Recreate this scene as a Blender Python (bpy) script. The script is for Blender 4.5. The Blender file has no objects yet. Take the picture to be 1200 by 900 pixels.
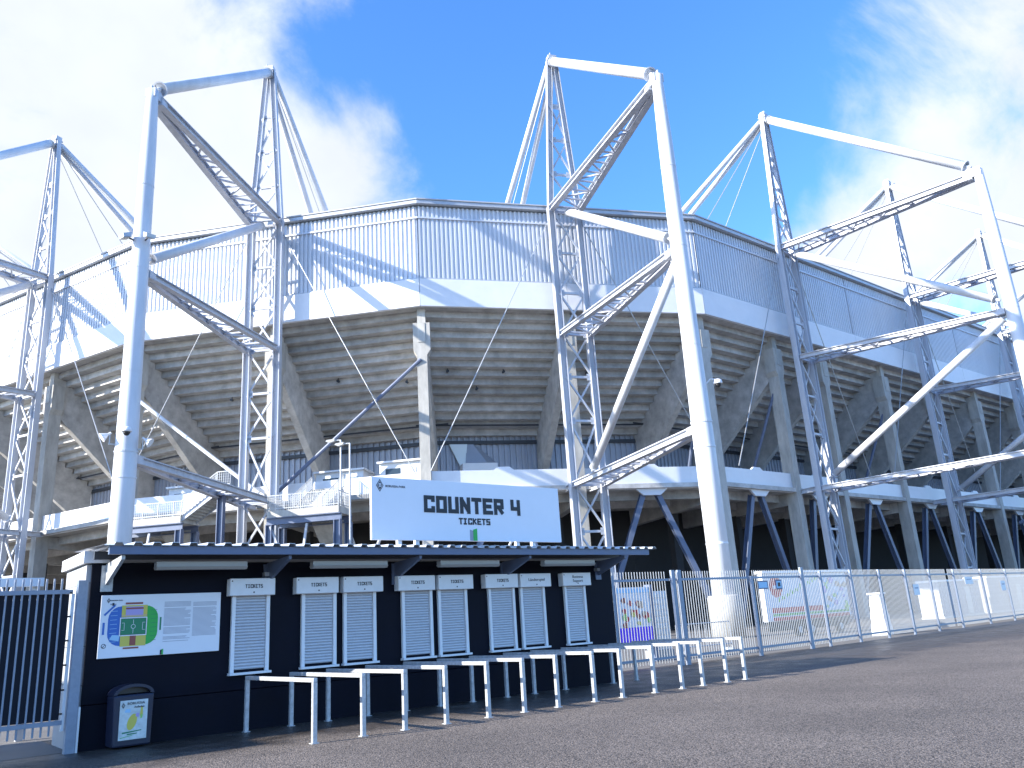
import bpy, bmesh, math, random
from mathutils import Vector, Matrix
random.seed(7)
R = math.radians
C = bpy.context.scene.collection
SC = bpy.context.scene

# ------------------------------------------------------------------ camera
EYE = 1.65
PITCH, ROLL, YAW = 0.28435, -0.06282, 0.67924
cam_d = bpy.data.cameras.new("camera")
cam = bpy.data.objects.new("camera", cam_d)
C.objects.link(cam)
cam_d.sensor_width = 36.0
cam_d.lens = 955.0 / 1200.0 * 36.0
cam_d.clip_start = 0.1
cam_d.clip_end = 6000
cy, sy, cp, sp = math.cos(YAW), math.sin(YAW), math.cos(PITCH), math.sin(PITCH)
fwd = Vector((sy * cp, cy * cp, sp))
right = Vector((cy, -sy, 0))
up = right.cross(fwd)
cr, sr = math.cos(ROLL), math.sin(ROLL)
r2 = cr * right + sr * up
u2 = -sr * right + cr * up
mw = Matrix((r2, u2, -fwd)).transposed().to_4x4()
mw.translation = (0, 0, EYE)
cam.matrix_world = mw
SC.camera = cam

# ------------------------------------------------------------------ light
SUN_EL, SUN_AZ = R(24), R(14)          # azimuth measured from -X towards +Y
sun_dir = Vector((-math.cos(SUN_EL) * math.cos(SUN_AZ), math.cos(SUN_EL) * math.sin(SUN_AZ), math.sin(SUN_EL)))
sl = bpy.data.lights.new("sun", 'SUN')
sl.energy = 5.0
sl.angle = R(0.53)
sl.color = (1.0, 0.935, 0.83)
so = bpy.data.objects.new("sun", sl)
so.rotation_euler = sun_dir.to_track_quat('Z', 'Y').to_euler()
C.objects.link(so)

W = bpy.data.worlds.new("World")
SC.world = W
W.use_nodes = True
SC.view_settings.view_transform = 'Standard'
SC.view_settings.look = 'None'
SC.view_settings.exposure = 1.25
SC.view_settings.gamma = 1.0


def pix_dir(x, y):
    d = ((x - 600) * r2 - (y - 450) * u2) / 955.0 + fwd
    return d.normalized()


def build_world():
    nt = W.node_tree
    N, L = nt.nodes, nt.links
    N.clear()
    out = N.new('ShaderNodeOutputWorld')
    bg = N.new('ShaderNodeBackground')
    bg.inputs['Strength'].default_value = 0.088
    sky = N.new('ShaderNodeTexSky')
    sky.sky_type = 'NISHITA'
    sky.sun_disc = False
    sky.sun_elevation = SUN_EL
    sky.sun_rotation = math.atan2(sun_dir.x, sun_dir.y)
    sky.air_density = 1.0
    sky.dust_density = 0.4
    sky.ozone_density = 2.5
    hs = N.new('ShaderNodeHueSaturation')
    hs.inputs['Saturation'].default_value = 1.1
    hs.inputs['Value'].default_value = 1.35
    tint = N.new('ShaderNodeVectorMath')
    tint.operation = 'MULTIPLY'
    tint.inputs[1].default_value = (1.06, 1.27, 1.62)      # deep clear-air blue
    L.new(sky.outputs[0], tint.inputs[0])
    L.new(tint.outputs[0], hs.inputs['Color'])
    co = N.new('ShaderNodeTexCoord')
    # clouds: fractal noise on the direction, thicker in a few real banks
    n1 = N.new('ShaderNodeTexNoise')
    n1.inputs['Scale'].default_value = 4.2
    n1.inputs['Detail'].default_value = 12
    n1.inputs['Roughness'].default_value = 0.60
    n1.inputs['Distortion'].default_value = 0.35
    L.new(co.outputs['Generated'], n1.inputs['Vector'])
    last = n1.outputs['Fac']

    def math_node(op, a, b):
        m = N.new('ShaderNodeMath')
        m.operation = op
        for i, v in enumerate((a, b)):
            if isinstance(v, (int, float)):
                m.inputs[i].default_value = v
            else:
                L.new(v, m.inputs[i])
        return m.outputs[0]

    for (px, py, rad, amt) in ((60, 90, 0.34, 0.22), (90, 300, 0.33, 0.15), (290, 230, 0.16, 0.09), (480, 140, 0.09, 0.13), (410, 165, 0.09, 0.07), (240, 40, 0.20, 0.12),
                               (1120, 110, 0.20, 0.10), (1060, 270, 0.18, 0.15), (1230, 300, 0.28, 0.16), (960, 170, 0.10, -0.08), (725, 125, 0.06, 0.07), (610, 25, 0.10, 0.05),
                               (355, 90, 0.085, -0.15), (180, 200, 0.10, -0.05), (640, 160, 0.26, -0.16), (860, 80, 0.22, -0.16), (520, 60, 0.14, -0.10)):
        d = pix_dir(px, py)
        v = N.new('ShaderNodeVectorMath')
        v.operation = 'DISTANCE'
        v.inputs[1].default_value = d
        L.new(co.outputs['Generated'], v.inputs[0])
        mr = N.new('ShaderNodeMapRange')
        mr.interpolation_type = 'SMOOTHSTEP'
        mr.inputs['From Min'].default_value = 0.0
        mr.inputs['From Max'].default_value = rad * 1.35
        mr.inputs['To Min'].default_value = amt
        mr.inputs['To Max'].default_value = 0.0
        L.new(v.outputs['Value'], mr.inputs['Value'])
        last = math_node('ADD', last, mr.outputs[0])
    cov = N.new('ShaderNodeMapRange')
    cov.interpolation_type = 'SMOOTHSTEP'
    cov.inputs['From Min'].default_value = 0.49
    cov.inputs['From Max'].default_value = 0.78
    L.new(last, cov.inputs['Value'])
    n2 = N.new('ShaderNodeTexNoise')
    n2.inputs['Scale'].default_value = 7.0
    n2.inputs['Detail'].default_value = 6
    L.new(co.outputs['Generated'], n2.inputs['Vector'])
    shade = N.new('ShaderNodeMapRange')
    shade.inputs['From Min'].default_value = 0.3
    shade.inputs['From Max'].default_value = 0.7
    shade.inputs['To Min'].default_value = 0.95
    shade.inputs['To Max'].default_value = 1.10
    L.new(n2.outputs['Fac'], shade.inputs['Value'])
    cc = N.new('ShaderNodeVectorMath')
    cc.operation = 'SCALE'
    cc.inputs[0].default_value = (4.45, 4.75, 5.2)
    L.new(shade.outputs[0], cc.inputs['Scale'])
    mix = N.new('ShaderNodeMix')
    mix.data_type = 'RGBA'
    L.new(cov.outputs[0], mix.inputs['Factor'])
    L.new(hs.outputs[0], mix.inputs['A'])
    L.new(cc.outputs[0], mix.inputs['B'])
    L.new(mix.outputs['Result'], bg.inputs['Color'])
    L.new(bg.outputs[0], out.inputs['Surface'])


build_world()

# ------------------------------------------------------------------ materials
MATS = {}


def mat(name, col, rough=0.5, metal=0.0, noise=0.0, nscale=8.0, spec=0.5, bump=0.0, bscale=30.0, streak=0.0, rand=0.0):
    m = bpy.data.materials.new(name)
    m.use_nodes = True
    nt = m.node_tree
    N, L = nt.nodes, nt.links
    b = N['Principled BSDF']
    b.inputs['Roughness'].default_value = rough
    b.inputs['Metallic'].default_value = metal
    b.inputs['Specular IOR Level'].default_value = spec
    b.inputs['Base Color'].default_value = (*col, 1)
    co = N.new('ShaderNodeTexCoord')
    if noise > 0:
        n = N.new('ShaderNodeTexNoise')
        n.inputs['Scale'].default_value = nscale
        n.inputs['Detail'].default_value = 7
        n.inputs['Roughness'].default_value = 0.65
        if streak > 0:
            mp = N.new('ShaderNodeMapping')
            mp.inputs['Scale'].default_value = (1, 1, streak)
            L.new(co.outputs['Object'], mp.inputs['Vector'])
            L.new(mp.outputs[0], n.inputs['Vector'])
        else:
            L.new(co.outputs['Object'], n.inputs['Vector'])
        mr = N.new('ShaderNodeMapRange')
        mr.inputs['From Min'].default_value = 0.3
        mr.inputs['From Max'].default_value = 0.7
        mr.inputs['To Min'].default_value = 1.0 - noise
        mr.inputs['To Max'].default_value = 1.0 + noise * 0.6
        L.new(n.outputs['Fac'], mr.inputs['Value'])
        vm = N.new('ShaderNodeVectorMath')
        vm.operation = 'SCALE'
        vm.inputs[0].default_value = col
        fac = mr.outputs[0]
        if rand > 0:                                  # castings differ a little in tone
            oi = N.new('ShaderNodeObjectInfo')
            r_ = N.new('ShaderNodeMapRange')
            r_.inputs['To Min'].default_value = 1 - rand
            r_.inputs['To Max'].default_value = 1 + rand
            L.new(oi.outputs['Random'], r_.inputs['Value'])
            mu = N.new('ShaderNodeMath')
            mu.operation = 'MULTIPLY'
            L.new(fac, mu.inputs[0])
            L.new(r_.outputs[0], mu.inputs[1])
            fac = mu.outputs[0]
        L.new(fac, vm.inputs['Scale'])
        L.new(vm.outputs[0], b.inputs['Base Color'])
        rr = N.new('ShaderNodeMapRange')
        rr.inputs['To Min'].default_value = max(0.05, rough - 0.12)
        rr.inputs['To Max'].default_value = min(1, rough + 0.12)
        L.new(n.outputs['Fac'], rr.inputs['Value'])
        L.new(rr.outputs[0], b.inputs['Roughness'])
    if bump > 0:
        n = N.new('ShaderNodeTexNoise')
        n.inputs['Scale'].default_value = bscale
        n.inputs['Detail'].default_value = 4
        L.new(co.outputs['Object'], n.inputs['Vector'])
        bp = N.new('ShaderNodeBump')
        bp.inputs['Strength'].default_value = bump
        bp.inputs['Distance'].default_value = 0.02
        L.new(n.outputs['Fac'], bp.inputs['Height'])
        L.new(bp.outputs[0], b.inputs['Normal'])
    MATS[name] = m
    return m


steel = mat('painted_steel', (0.47, 0.495, 0.55), 0.45, 0.0, 0.20, 1.3, streak=0.15)
pole_m = mat('painted_tube', (0.60, 0.625, 0.67), 0.42, 0.0, 0.14, 0.9, streak=0.2)
cladm = mat('ribbed_cladding', (0.60, 0.625, 0.67), 0.42, 0.15, 0.08, 0.5, streak=0.15)
fascm = mat('white_fascia', (0.72, 0.73, 0.76), 0.4, 0.0, 0.05, 0.7)
gutm = mat('gutter_metal', (0.45, 0.47, 0.50), 0.4, 0.3, 0.1, 3)
darkm = mat('dark_metal', (0.05, 0.055, 0.065), 0.5, 0.2, 0.1, 4)
roofm = mat('roof_sheet', (0.4, 0.41, 0.43), 0.6)
conc = mat('concrete', (0.47, 0.46, 0.445), 0.85, 0.0, 0.34, 0.9, bump=0.25, bscale=9, rand=0.2)
conc_l = mat('pale_concrete', (0.45, 0.44, 0.41), 0.8, 0.0, 0.28, 1.6, bump=0.2, bscale=12, streak=0.3, rand=0.1)
conc_shade = mat('shaded_concrete', (0.035, 0.036, 0.04), 0.9, 0.0, 0.2, 1.0)  # near-black concrete: undercroft shade painted into the colour
cable_m = mat('steel_cable', (0.42, 0.43, 0.44), 0.4, 0.6)
bluem = mat('blue_grey_steel', (0.115, 0.145, 0.225), 0.45, 0.1, 0.12, 2)
corr_m = mat('blue_grey_sheet', (0.36, 0.39, 0.46), 0.45, 0.2, 0.08, 1)
navy = mat('navy_paint', (0.0045, 0.0055, 0.013), 0.6, 0.0, 0.25, 1.5, spec=0.12, bump=0.05, bscale=60)
white_p = mat('white_panel', (0.72, 0.73, 0.75), 0.5, 0.0, 0.06, 2)
side_m = mat('grey_white_panel', (0.40, 0.41, 0.43), 0.55, 0.0, 0.12, 2)
shut_m = mat('shutter_alu', (0.52, 0.53, 0.56), 0.45, 0.2, 0.06, 12)
frame_w = mat('white_frame', (0.78, 0.79, 0.80), 0.4, 0.0, 0.05, 8)
galv = mat('galvanised_steel', (0.46, 0.48, 0.50), 0.38, 0.15, 0.28, 14)
galv_p = mat('galvanised_picket', (0.36, 0.38, 0.40), 0.4, 0.3, 0.12, 9)
rail_m = mat('blue_grey_rail', (0.25, 0.29, 0.36), 0.5, 0.2, 0.15, 7)
mesh_in = mat('privacy_mesh', (0.008, 0.010, 0.020), 0.8)
sign_m = mat('sign_white', (0.78, 0.80, 0.84), 0.35, 0.0, 0.03, 1.5)
ink = mat('black_ink', (0.012, 0.014, 0.02), 0.5)
ink_s = mat('grey_ink', (0.33, 0.34, 0.40), 0.6)
green = mat('green_print', (0.03, 0.42, 0.07), 0.5)
p_blue = mat('blue_print', (0.04, 0.15, 0.50), 0.5)
p_lblue = mat('pale_blue_print', (0.35, 0.60, 0.80), 0.5)
p_pitch = mat('pitch_print', (0.02, 0.22, 0.10), 0.5)
p_yel = mat('yellow_print', (0.62, 0.55, 0.10), 0.5)
p_red = mat('red_print', (0.50, 0.03, 0.04), 0.5)
p_brown = mat('brown_print', (0.30, 0.08, 0.06), 0.5)
p_purple = mat("purple_print", (0.10, 0.02, 0.80), 0.5)
p_tan = mat('tan_print', (0.60, 0.42, 0.28), 0.5)
p_lilac = mat('lilac_print', (0.42, 0.35, 0.65), 0.5)
p_green2 = mat('light_green_print', (0.30, 0.60, 0.15), 0.5)
bin_m = mat('bin_plastic', (0.013, 0.018, 0.042), 0.45, 0.0, 0.1, 10)
binp_m = mat('poster_paper', (0.62, 0.68, 0.66), 0.5, 0.0, 0.22, 9)
lamp_w = mat('lamp_cover', (0.38, 0.38, 0.37), 0.3)
blackm = mat('black_plastic', (0.02, 0.02, 0.022), 0.4)
glassm = mat('dark_glass', (0.03, 0.045, 0.06), 0.08)
skyglass = mat('sky_painted_glass', (0.80, 0.88, 0.90), 0.05)  # bright sky in the glass is painted into its base colour


def asphalt():
    m = bpy.data.materials.new('asphalt')
    m.use_nodes = True
    nt = m.node_tree
    N, L = nt.nodes, nt.links
    b = N['Principled BSDF']
    co = N.new('ShaderNodeTexCoord')

    def noise(scale, det=3, rough=0.6):
        n = N.new('ShaderNodeTexNoise')
        n.inputs['Scale'].default_value = scale
        n.inputs['Detail'].default_value = det
        n.inputs['Roughness'].default_value = rough
        L.new(co.outputs['Object'], n.inputs['Vector'])
        return n.outputs['Fac']

    def mr(v, a, bb, c, d, smooth=False):
        x = N.new('ShaderNodeMapRange')
        if smooth:
            x.interpolation_type = 'SMOOTHSTEP'
        for i, q in zip(('From Min', 'From Max', 'To Min', 'To Max'), (a, bb, c, d)):
            x.inputs[i].default_value = q
        L.new(v, x.inputs['Value'])
        return x.outputs[0]

    def mul(a, bb, op='MULTIPLY'):
        x = N.new('ShaderNodeMath')
        x.operation = op
        for i, q in enumerate((a, bb)):
            if isinstance(q, (int, float)):
                x.inputs[i].default_value = q
            else:
                L.new(q, x.inputs[i])
        return x.outputs[0]

    vor = N.new('ShaderNodeTexVoronoi')
    vor.inputs['Scale'].default_value = 62
    L.new(co.outputs['Object'], vor.inputs['Vector'])
    sep = N.new('ShaderNodeSeparateColor')
    L.new(vor.outputs['Color'], sep.inputs[0])
    stone = mr(sep.outputs[0], 0.0, 1.0, 0.02, 2.1)
    big = mul(mr(noise(0.35, 5), 0.3, 0.7, 0.80, 1.18), mr(noise(0.06, 3), 0.35, 0.65, 0.86, 1.1))
    mid = mr(noise(34, 3, 0.8), 0.3, 0.7, 0.62, 1.4)
    val = mul(mul(stone, big), mid)
    ramp = N.new('ShaderNodeMix')
    ramp.data_type = 'RGBA'
    ramp.inputs['A'].default_value = (0.106, 0.088, 0.076, 1)
    ramp.inputs['B'].default_value = (0.146, 0.119, 0.097, 1)
    L.new(sep.outputs[1], ramp.inputs['Factor'])
    vm = N.new('ShaderNodeVectorMath')
    vm.operation = 'SCALE'
    L.new(ramp.outputs['Result'], vm.inputs[0])
    # damp along counter and fence, deepened with painted shade, ragged edges
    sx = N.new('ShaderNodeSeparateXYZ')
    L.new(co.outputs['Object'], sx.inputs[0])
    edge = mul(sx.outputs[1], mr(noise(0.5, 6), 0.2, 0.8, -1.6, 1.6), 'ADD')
    wet_shade = mr(edge, 12.6, 14.8, 0.0, 1.0, True)
    wet_shade = mul(wet_shade, mr(noise(1.4, 5), 0.33, 0.6, 0.5, 1.0))
    wet_shade_tone = mr(wet_shade, 0, 1, 1.0, 0.30)
    L.new(mul(val, wet_shade_tone), vm.inputs['Scale'])
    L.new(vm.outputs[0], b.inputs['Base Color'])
    L.new(mr(wet_shade, 0, 1, 0.80, 0.32), b.inputs['Roughness'])
    b.inputs['Specular IOR Level'].default_value = 0.5
    bp = N.new('ShaderNodeBump')
    bp.inputs['Strength'].default_value = 0.9
    bp.inputs['Distance'].default_value = 0.012
    L.new(mul(vor.outputs['Distance'], -1.0), bp.inputs['Height'])
    L.new(bp.outputs[0], b.inputs['Normal'])
    return m


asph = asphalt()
apron_m = mat('paving', (0.15, 0.14, 0.128), 0.8, 0.0, 0.18, 1.2, bump=0.3, bscale=30)


# ------------------------------------------------------------------ mesh helpers
class MB:
    def __init__(self):
        self.v, self.f = [], []

    def add(self, vs, fs):
        k = len(self.v)
        self.v += [tuple(p) for p in vs]
        self.f += [tuple(i + k for i in q) for q in fs]
        return self

    def box(self, x0, x1, y0, y1, z0, z1):
        vs = [(x, y, z) for z in (z0, z1) for y in (y0, y1) for x in (x0, x1)]
        return self.add(vs, [(0, 2, 3, 1), (4, 5, 7, 6), (0, 1, 5, 4), (2, 6, 7, 3), (0, 4, 6, 2), (1, 3, 7, 5)])

    def frame(self, a, b, upv=(0, 0, 1)):
        a, b = Vector(a), Vector(b)
        d = (b - a).normalized()
        u = Vector(upv)
        s = d.cross(u)
        if s.length < 1e-4:
            s = d.cross(Vector((0, 1, 0)))
        s.normalize()
        u = s.cross(d).normalized()
        return a, b, d, s, u

    def bar(self, a, b, w, h, upv=(0, 0, 1), off=(0, 0)):
        a, b, d, s, u = self.frame(a, b, upv)
        o = s * off[0] + u * off[1]
        vs = []
        for p in (a, b):
            for (i, j) in ((-1, -1), (1, -1), (1, 1), (-1, 1)):
                vs.append(p + o + s * (i * w / 2) + u * (j * h / 2))
        return self.add(vs, [(3, 2, 1, 0), (4, 5, 6, 7), (0, 1, 5, 4), (1, 2, 6, 5), (2, 3, 7, 6), (3, 0, 4, 7)])

    def hbeam(self, a, b, w, h, upv=(0, 0, 1), t=0.06):
        self.bar(a, b, w, t, upv, (0, h / 2 - t / 2))
        self.bar(a, b, w, t, upv, (0, -h / 2 + t / 2))
        return self.bar(a, b, t, h - 2 * t, upv)

    def tube(self, a, b, r, n=10, r1=None, caps=True):
        a, b, d, s, u = self.frame(a, b)
        r1 = r if r1 is None else r1
        vs = []
        for p, q in ((a, r), (b, r1)):
            for i in range(n):
                t = 2 * math.pi * i / n
                vs.append(p + s * (math.cos(t) * q) + u * (math.sin(t) * q))
        fs = [(i, (i + 1) % n, n + (i + 1) % n, n + i) for i in range(n)]
        if caps:
            fs += [tuple(range(n))[::-1], tuple(range(n, 2 * n))]
        return self.add(vs, fs)

    def lathe(self, prof, n=24, c=(0, 0)):
        vs = [(c[0] + r * math.cos(2 * math.pi * i / n), c[1] + r * math.sin(2 * math.pi * i / n), z) for (r, z) in prof for i in range(n)]
        fs = []
        for k in range(len(prof) - 1):
            for i in range(n):
                j = (i + 1) % n
                fs.append((k * n + i, k * n + j, (k + 1) * n + j, (k + 1) * n + i))
        fs.append(tuple(range(n))[::-1])
        fs.append(tuple((len(prof) - 1) * n + i for i in range(n)))
        return self.add(vs, fs)

    def prism(self, pts, e):
        """polygon pts (3d, planar) swept by vector e"""
        n = len(pts)
        e = Vector(e)
        vs = [Vector(p) for p in pts] + [Vector(p) + e for p in pts]
        fs = [tuple(range(n))[::-1], tuple(range(n, 2 * n))] + [(i, (i + 1) % n, n + (i + 1) % n, n + i) for i in range(n)]
        return self.add(vs, fs)

    def mesh(self, name, m, smooth=False):
        me = bpy.data.meshes.new(name)
        me.from_pydata(self.v, [], self.f)
        bm = bmesh.new()
        bm.from_mesh(me)
        bmesh.ops.recalc_face_normals(bm, faces=bm.faces)
        bm.to_mesh(me)
        bm.free()
        me.materials.append(m)
        if smooth:
            for p in me.polygons:
                p.use_smooth = len(p.vertices) == 4
        return me

    def obj(self, name, m, parent=None, smooth=False, bevel=0.0):
        return place(name, self.mesh(name, m, smooth), parent, bevel=bevel)


def place(name, me, parent=None, loc=(0, 0, 0), rz=0.0, bevel=0.0):
    o = bpy.data.objects.new(name, me)
    C.objects.link(o)
    o.location = loc
    o.rotation_euler = (0, 0, rz)
    if parent:
        o.parent = parent
    if bevel:
        b = o.modifiers.new('bevel', 'BEVEL')
        b.width = bevel
        b.segments = 2
        b.limit_method = 'ANGLE'
    return o


def tag(o, label=None, cat=None, group=None, kind=None):
    for k, v in (('label', label), ('category', cat), ('group', group), ('kind', kind)):
        if v:
            o[k] = v
    return o


def empty(name, loc=(0, 0, 0), rz=0.0, label=None, cat=None, group=None, parent=None):
    o = bpy.data.objects.new(name, None)
    o.empty_display_size = 0.3
    C.objects.link(o)
    o.location = loc
    o.rotation_euler = (0, 0, rz)
    if parent:
        o.parent = parent
    return tag(o, label, cat, group)


def copy_tree(o, parent=None):
    c = o.copy()
    C.objects.link(c)
    if parent:
        c.parent = parent
    for ch in list(o.children):
        copy_tree(ch, c)
    return c


# ------------------------------------------------------------------ ground
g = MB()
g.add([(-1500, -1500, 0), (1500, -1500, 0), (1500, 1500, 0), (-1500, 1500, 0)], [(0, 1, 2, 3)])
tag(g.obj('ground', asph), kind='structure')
a = MB()
a.add([(-80, 16.5, 0.004), (3.2, 16.5, 0.004), (3.2, 19.0, 0.004), (16.4, 19.0, 0.004), (300, 19.0, 0.004), (300, 300, 0.004), (-80, 300, 0.004)], [(0, 1, 2, 3, 4, 5, 6)])
tag(a.obj('pavement', apron_m), kind='structure')

# ------------------------------------------------------------------ stadium
VTX = [Vector(v) for v in ((7.5, 184.4), (7.5, 157), (7.5, 130), (7.5, 102.6), (17.2, 77.5), (35.9, 56.6), (60.5, 45.1), (88, 45.1), (115.5, 45.1), (143, 45.1), (170.5, 45.1), (198, 45.1))]
NF = len(VTX) - 1


def fdir(i):
    t = (VTX[i + 1] - VTX[i])
    return t.normalized(), t.length


def nrm(i):
    t, _ = fdir(i)
    return Vector((-t.y, t.x))            # inward


def miter(i, d):
    """vertex i pushed inward by d"""
    if i == 0:
        return VTX[0] + nrm(0) * d
    if i == NF:
        return VTX[NF] + nrm(NF - 1) * d
    n0, n1 = nrm(i - 1), nrm(i)
    b = (n0 + n1).normalized()
    return VTX[i] + b * (d / b.dot(n0))


def fp(i, s, d, z):
    """point on facet i, s metres along, d inwards"""
    t, _ = fdir(i)
    p = VTX[i] + t * s + nrm(i) * d
    return Vector((p.x, p.y, z))


stadium = empty('stadium', (60, 60, 0), 0, 'huge football stadium with ribbed grey cladding, white fascia and stepped concrete terrace underside', 'stadium')
SOFF = Vector((60, 60, 0))


def sobj(mb, name, m, smooth=False, parent=None):
    mb.v = [(x - 60, y - 60, z) for (x, y, z) in mb.v]
    return mb.obj(name, m, parent or stadium, smooth)


def ring_prism(i, prof, cut=0.0, fa=0.0, fb=1.0):
    """closed (d,z) profile swept along facet i between the mitres"""
    mb = MB()
    n = len(prof)
    vs = []
    t, _ = fdir(i)
    for f, sg in ((fa, 1), (fb, -1)):
        for (d, z) in prof:
            p = miter(i, d).lerp(miter(i + 1, d), f) + t * (cut * sg)
            vs.append((p.x, p.y, z))
    fs = [tuple(range(n))[::-1], tuple(range(n, 2 * n))] + [(j, (j + 1) % n, n + (j + 1) % n, n + j) for j in range(n)]
    mb.add(vs, fs)
    return mb


def corrugated(i, d, z0, z1, pitch, depth, cut=0.0):
    a, b = miter(i, d), miter(i + 1, d)
    t, _ = fdir(i)
    n = nrm(i)
    L = (b - a).length - 2 * cut
    k = max(4, int(L / pitch))
    mb = MB()
    pts = []
    for j in range(k):
        s = cut + L * j / k
        w = L / k
        pts += [(s, 0), (s + w * 0.42, 0), (s + w * 0.52, depth), (s + w * 0.9, depth)]
    pts.append((cut + L, 0))
    vs = []
    for (s, q) in pts:
        p = a + t * s + n * q
        vs.append((p.x, p.y, z0))
        vs.append((p.x, p.y, z1))
    fs = [(2 * j, 2 * j + 2, 2 * j + 3, 2 * j + 1) for j in range(len(pts) - 1)]
    mb.add(vs, fs)
    return mb


ZR, ZC1, ZC0, ZF0 = 39.0, 38.45, 31.45, 28.75
STEPS = 14
ZS0, RISE, TREAD = 28.2, 0.635, 0.86
for i in range(NF):
    t, L = fdir(i)
    n = nrm(i)
    sobj(corrugated(i, 0.0, ZC0 - 0.05, ZC1 + 0.1, 0.405, 0.13, 0.06), 'cladding_panel', cladm)
    mb = ring_prism(i, [(0.14, ZC0), (0.3, ZC0), (0.3, ZC1), (0.14, ZC1)])
    sobj(mb, 'backing_wall', gutm)
    # eaves: gutter with a shadow gap and a thin roof edge
    sobj(ring_prism(i, [(-0.42, ZR - 0.36), (0.0, ZR - 0.36), (0.0, ZR - 0.02), (-0.42, ZR - 0.02)]), 'gutter', gutm)
    sobj(ring_prism(i, [(-0.5, ZR), (26, ZR + 2.4), (26, ZR + 2.6), (-0.5, ZR + 0.12)]), 'roof_sheet', roofm)
    sobj(ring_prism(i, [(-0.10, ZC1 - 1.15), (-0.02, ZC1 - 1.15), (-0.02, ZC1 - 1.0), (-0.10, ZC1 - 1.0)]), 'girt_rail', cladm)
    sobj(ring_prism(i, [(-0.06, ZC0 - 0.1), (-0.02, ZC0 - 0.1), (-0.02, ZC0 + 0.02), (-0.06, ZC0 + 0.02)]), 'drip_flashing', gutm)
    # fascia in two panels with an open joint
    for (s0, s1) in ((0.0, L / 2 - 0.02), (L / 2 + 0.02, L)):
        mb = MB()
        e0 = 0.02
        prof = [(-0.14, ZF0), (0.18, ZF0), (0.18, ZC0 - 0.12), (-0.14, ZC0 - 0.12)]
        vs = []
        for (s, vi) in ((s0, i if s0 == 0 else None), (s1, i + 1 if s1 == L else None)):
            for (d, z) in prof:
                if vi is None:
                    p = fp(i, s, d, z)
                else:
                    q = miter(vi, d) + t * (0.025 if s == 0 else -0.025)
                    p = Vector((q.x, q.y, z))
                vs.append(p)
        mb.add(vs, [(3, 2, 1, 0), (4, 5, 6, 7)] + [(j, (j + 1) % 4, 4 + (j + 1) % 4, 4 + j) for j in range(4)])
        sobj(mb, 'fascia_panel', fascm)
    # stepped underside of the upper tier
    sobj(ring_prism(i, [(0.2, ZF0 + 0.06), (2.0, ZF0 + 0.06), (2.0, ZF0 + 0.5), (0.2, ZF0 + 0.5)]), 'soffit_slab', conc)
    for k in range(STEPS):
        d0 = 1.2 + k * TREAD
        z0 = ZS0 - k * RISE
        prof = [(d0, z0), (d0 + TREAD + 0.25, z0), (d0 + TREAD + 0.25, z0 + 0.2), (d0 + 0.22, z0 + 0.22), (d0 + 0.22, z0 + 0.632), (d0 + 0.05, z0 + 0.632)]
        for (fa, fb) in (((0, 0.5), (0.5, 1)) if i in (4, 5, 6) else ((0, 1),)):
            sobj(ring_prism(i, prof, 0.004, fa, fb), 'terrace_step', conc)
    # concourse: slab, corrugated back wall, plinth
    sobj(ring_prism(i, [(0.6, 12.35), (17.5, 12.35), (17.5, 12.75), (0.6, 12.75)]), 'concourse_slab', conc)
    sobj(corrugated(i, 13.0, 13.6, 20.2, 0.60, 0.16), 'concourse_wall', corr_m)
    sobj(ring_prism(i, [(12.9, 12.75), (13.3, 12.75), (13.3, 13.65), (12.9, 13.65)]), 'plinth', conc_l)
    sobj(ring_prism(i, [(12.75, 19.15), (12.95, 19.15), (12.95, 19.5), (12.75, 19.5)]), 'head_rail', darkm)
    # rooms under the concourse, their shade painted into the wall colour
    sobj(ring_prism(i, [(15.5, 0.0), (16.0, 0.0), (16.0, 12.3), (15.5, 12.3)]), 'undercroft_wall', conc_shade)
    # ring girders under the slab
    for dd in (2.8, 8.0):
        sobj(ring_prism(i, [(dd, 11.6), (dd + 0.5, 11.6), (dd + 0.5, 12.35), (dd, 12.35)], 0.01), 'ring_girder', conc)

# balcony parapet panels with deeper node pieces, V struts
colpos = []                                # (facet, s)
for i in range(NF):
    t, L = fdir(i)
    straight = i >= 6
    for q in (0.0, 0.5):
        colpos.append((i, L * q))
straight_cols = [72.6, 81.3, 94.6, 107.2, 120.2, 133.2, 146.5, 159.5, 172.5]
colpos = [c for c in colpos if c[0] < 6] + [(6, 0.0)]
for x in straight_cols:
    i = 6
    while i < NF - 1 and x > VTX[i + 1].x:
        i += 1
    colpos.append((i, x - VTX[i].x))


def col_dirs(i, s):
    """position and inward direction of a column"""
    if s < 0.01 and i > 0:
        n = (nrm(i - 1) + nrm(i)).normalized()
    else:
        n = nrm(i)
    t, _ = fdir(i)
    p = VTX[i] + t * s
    return p, n, Vector((n.y, -n.x))


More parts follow.
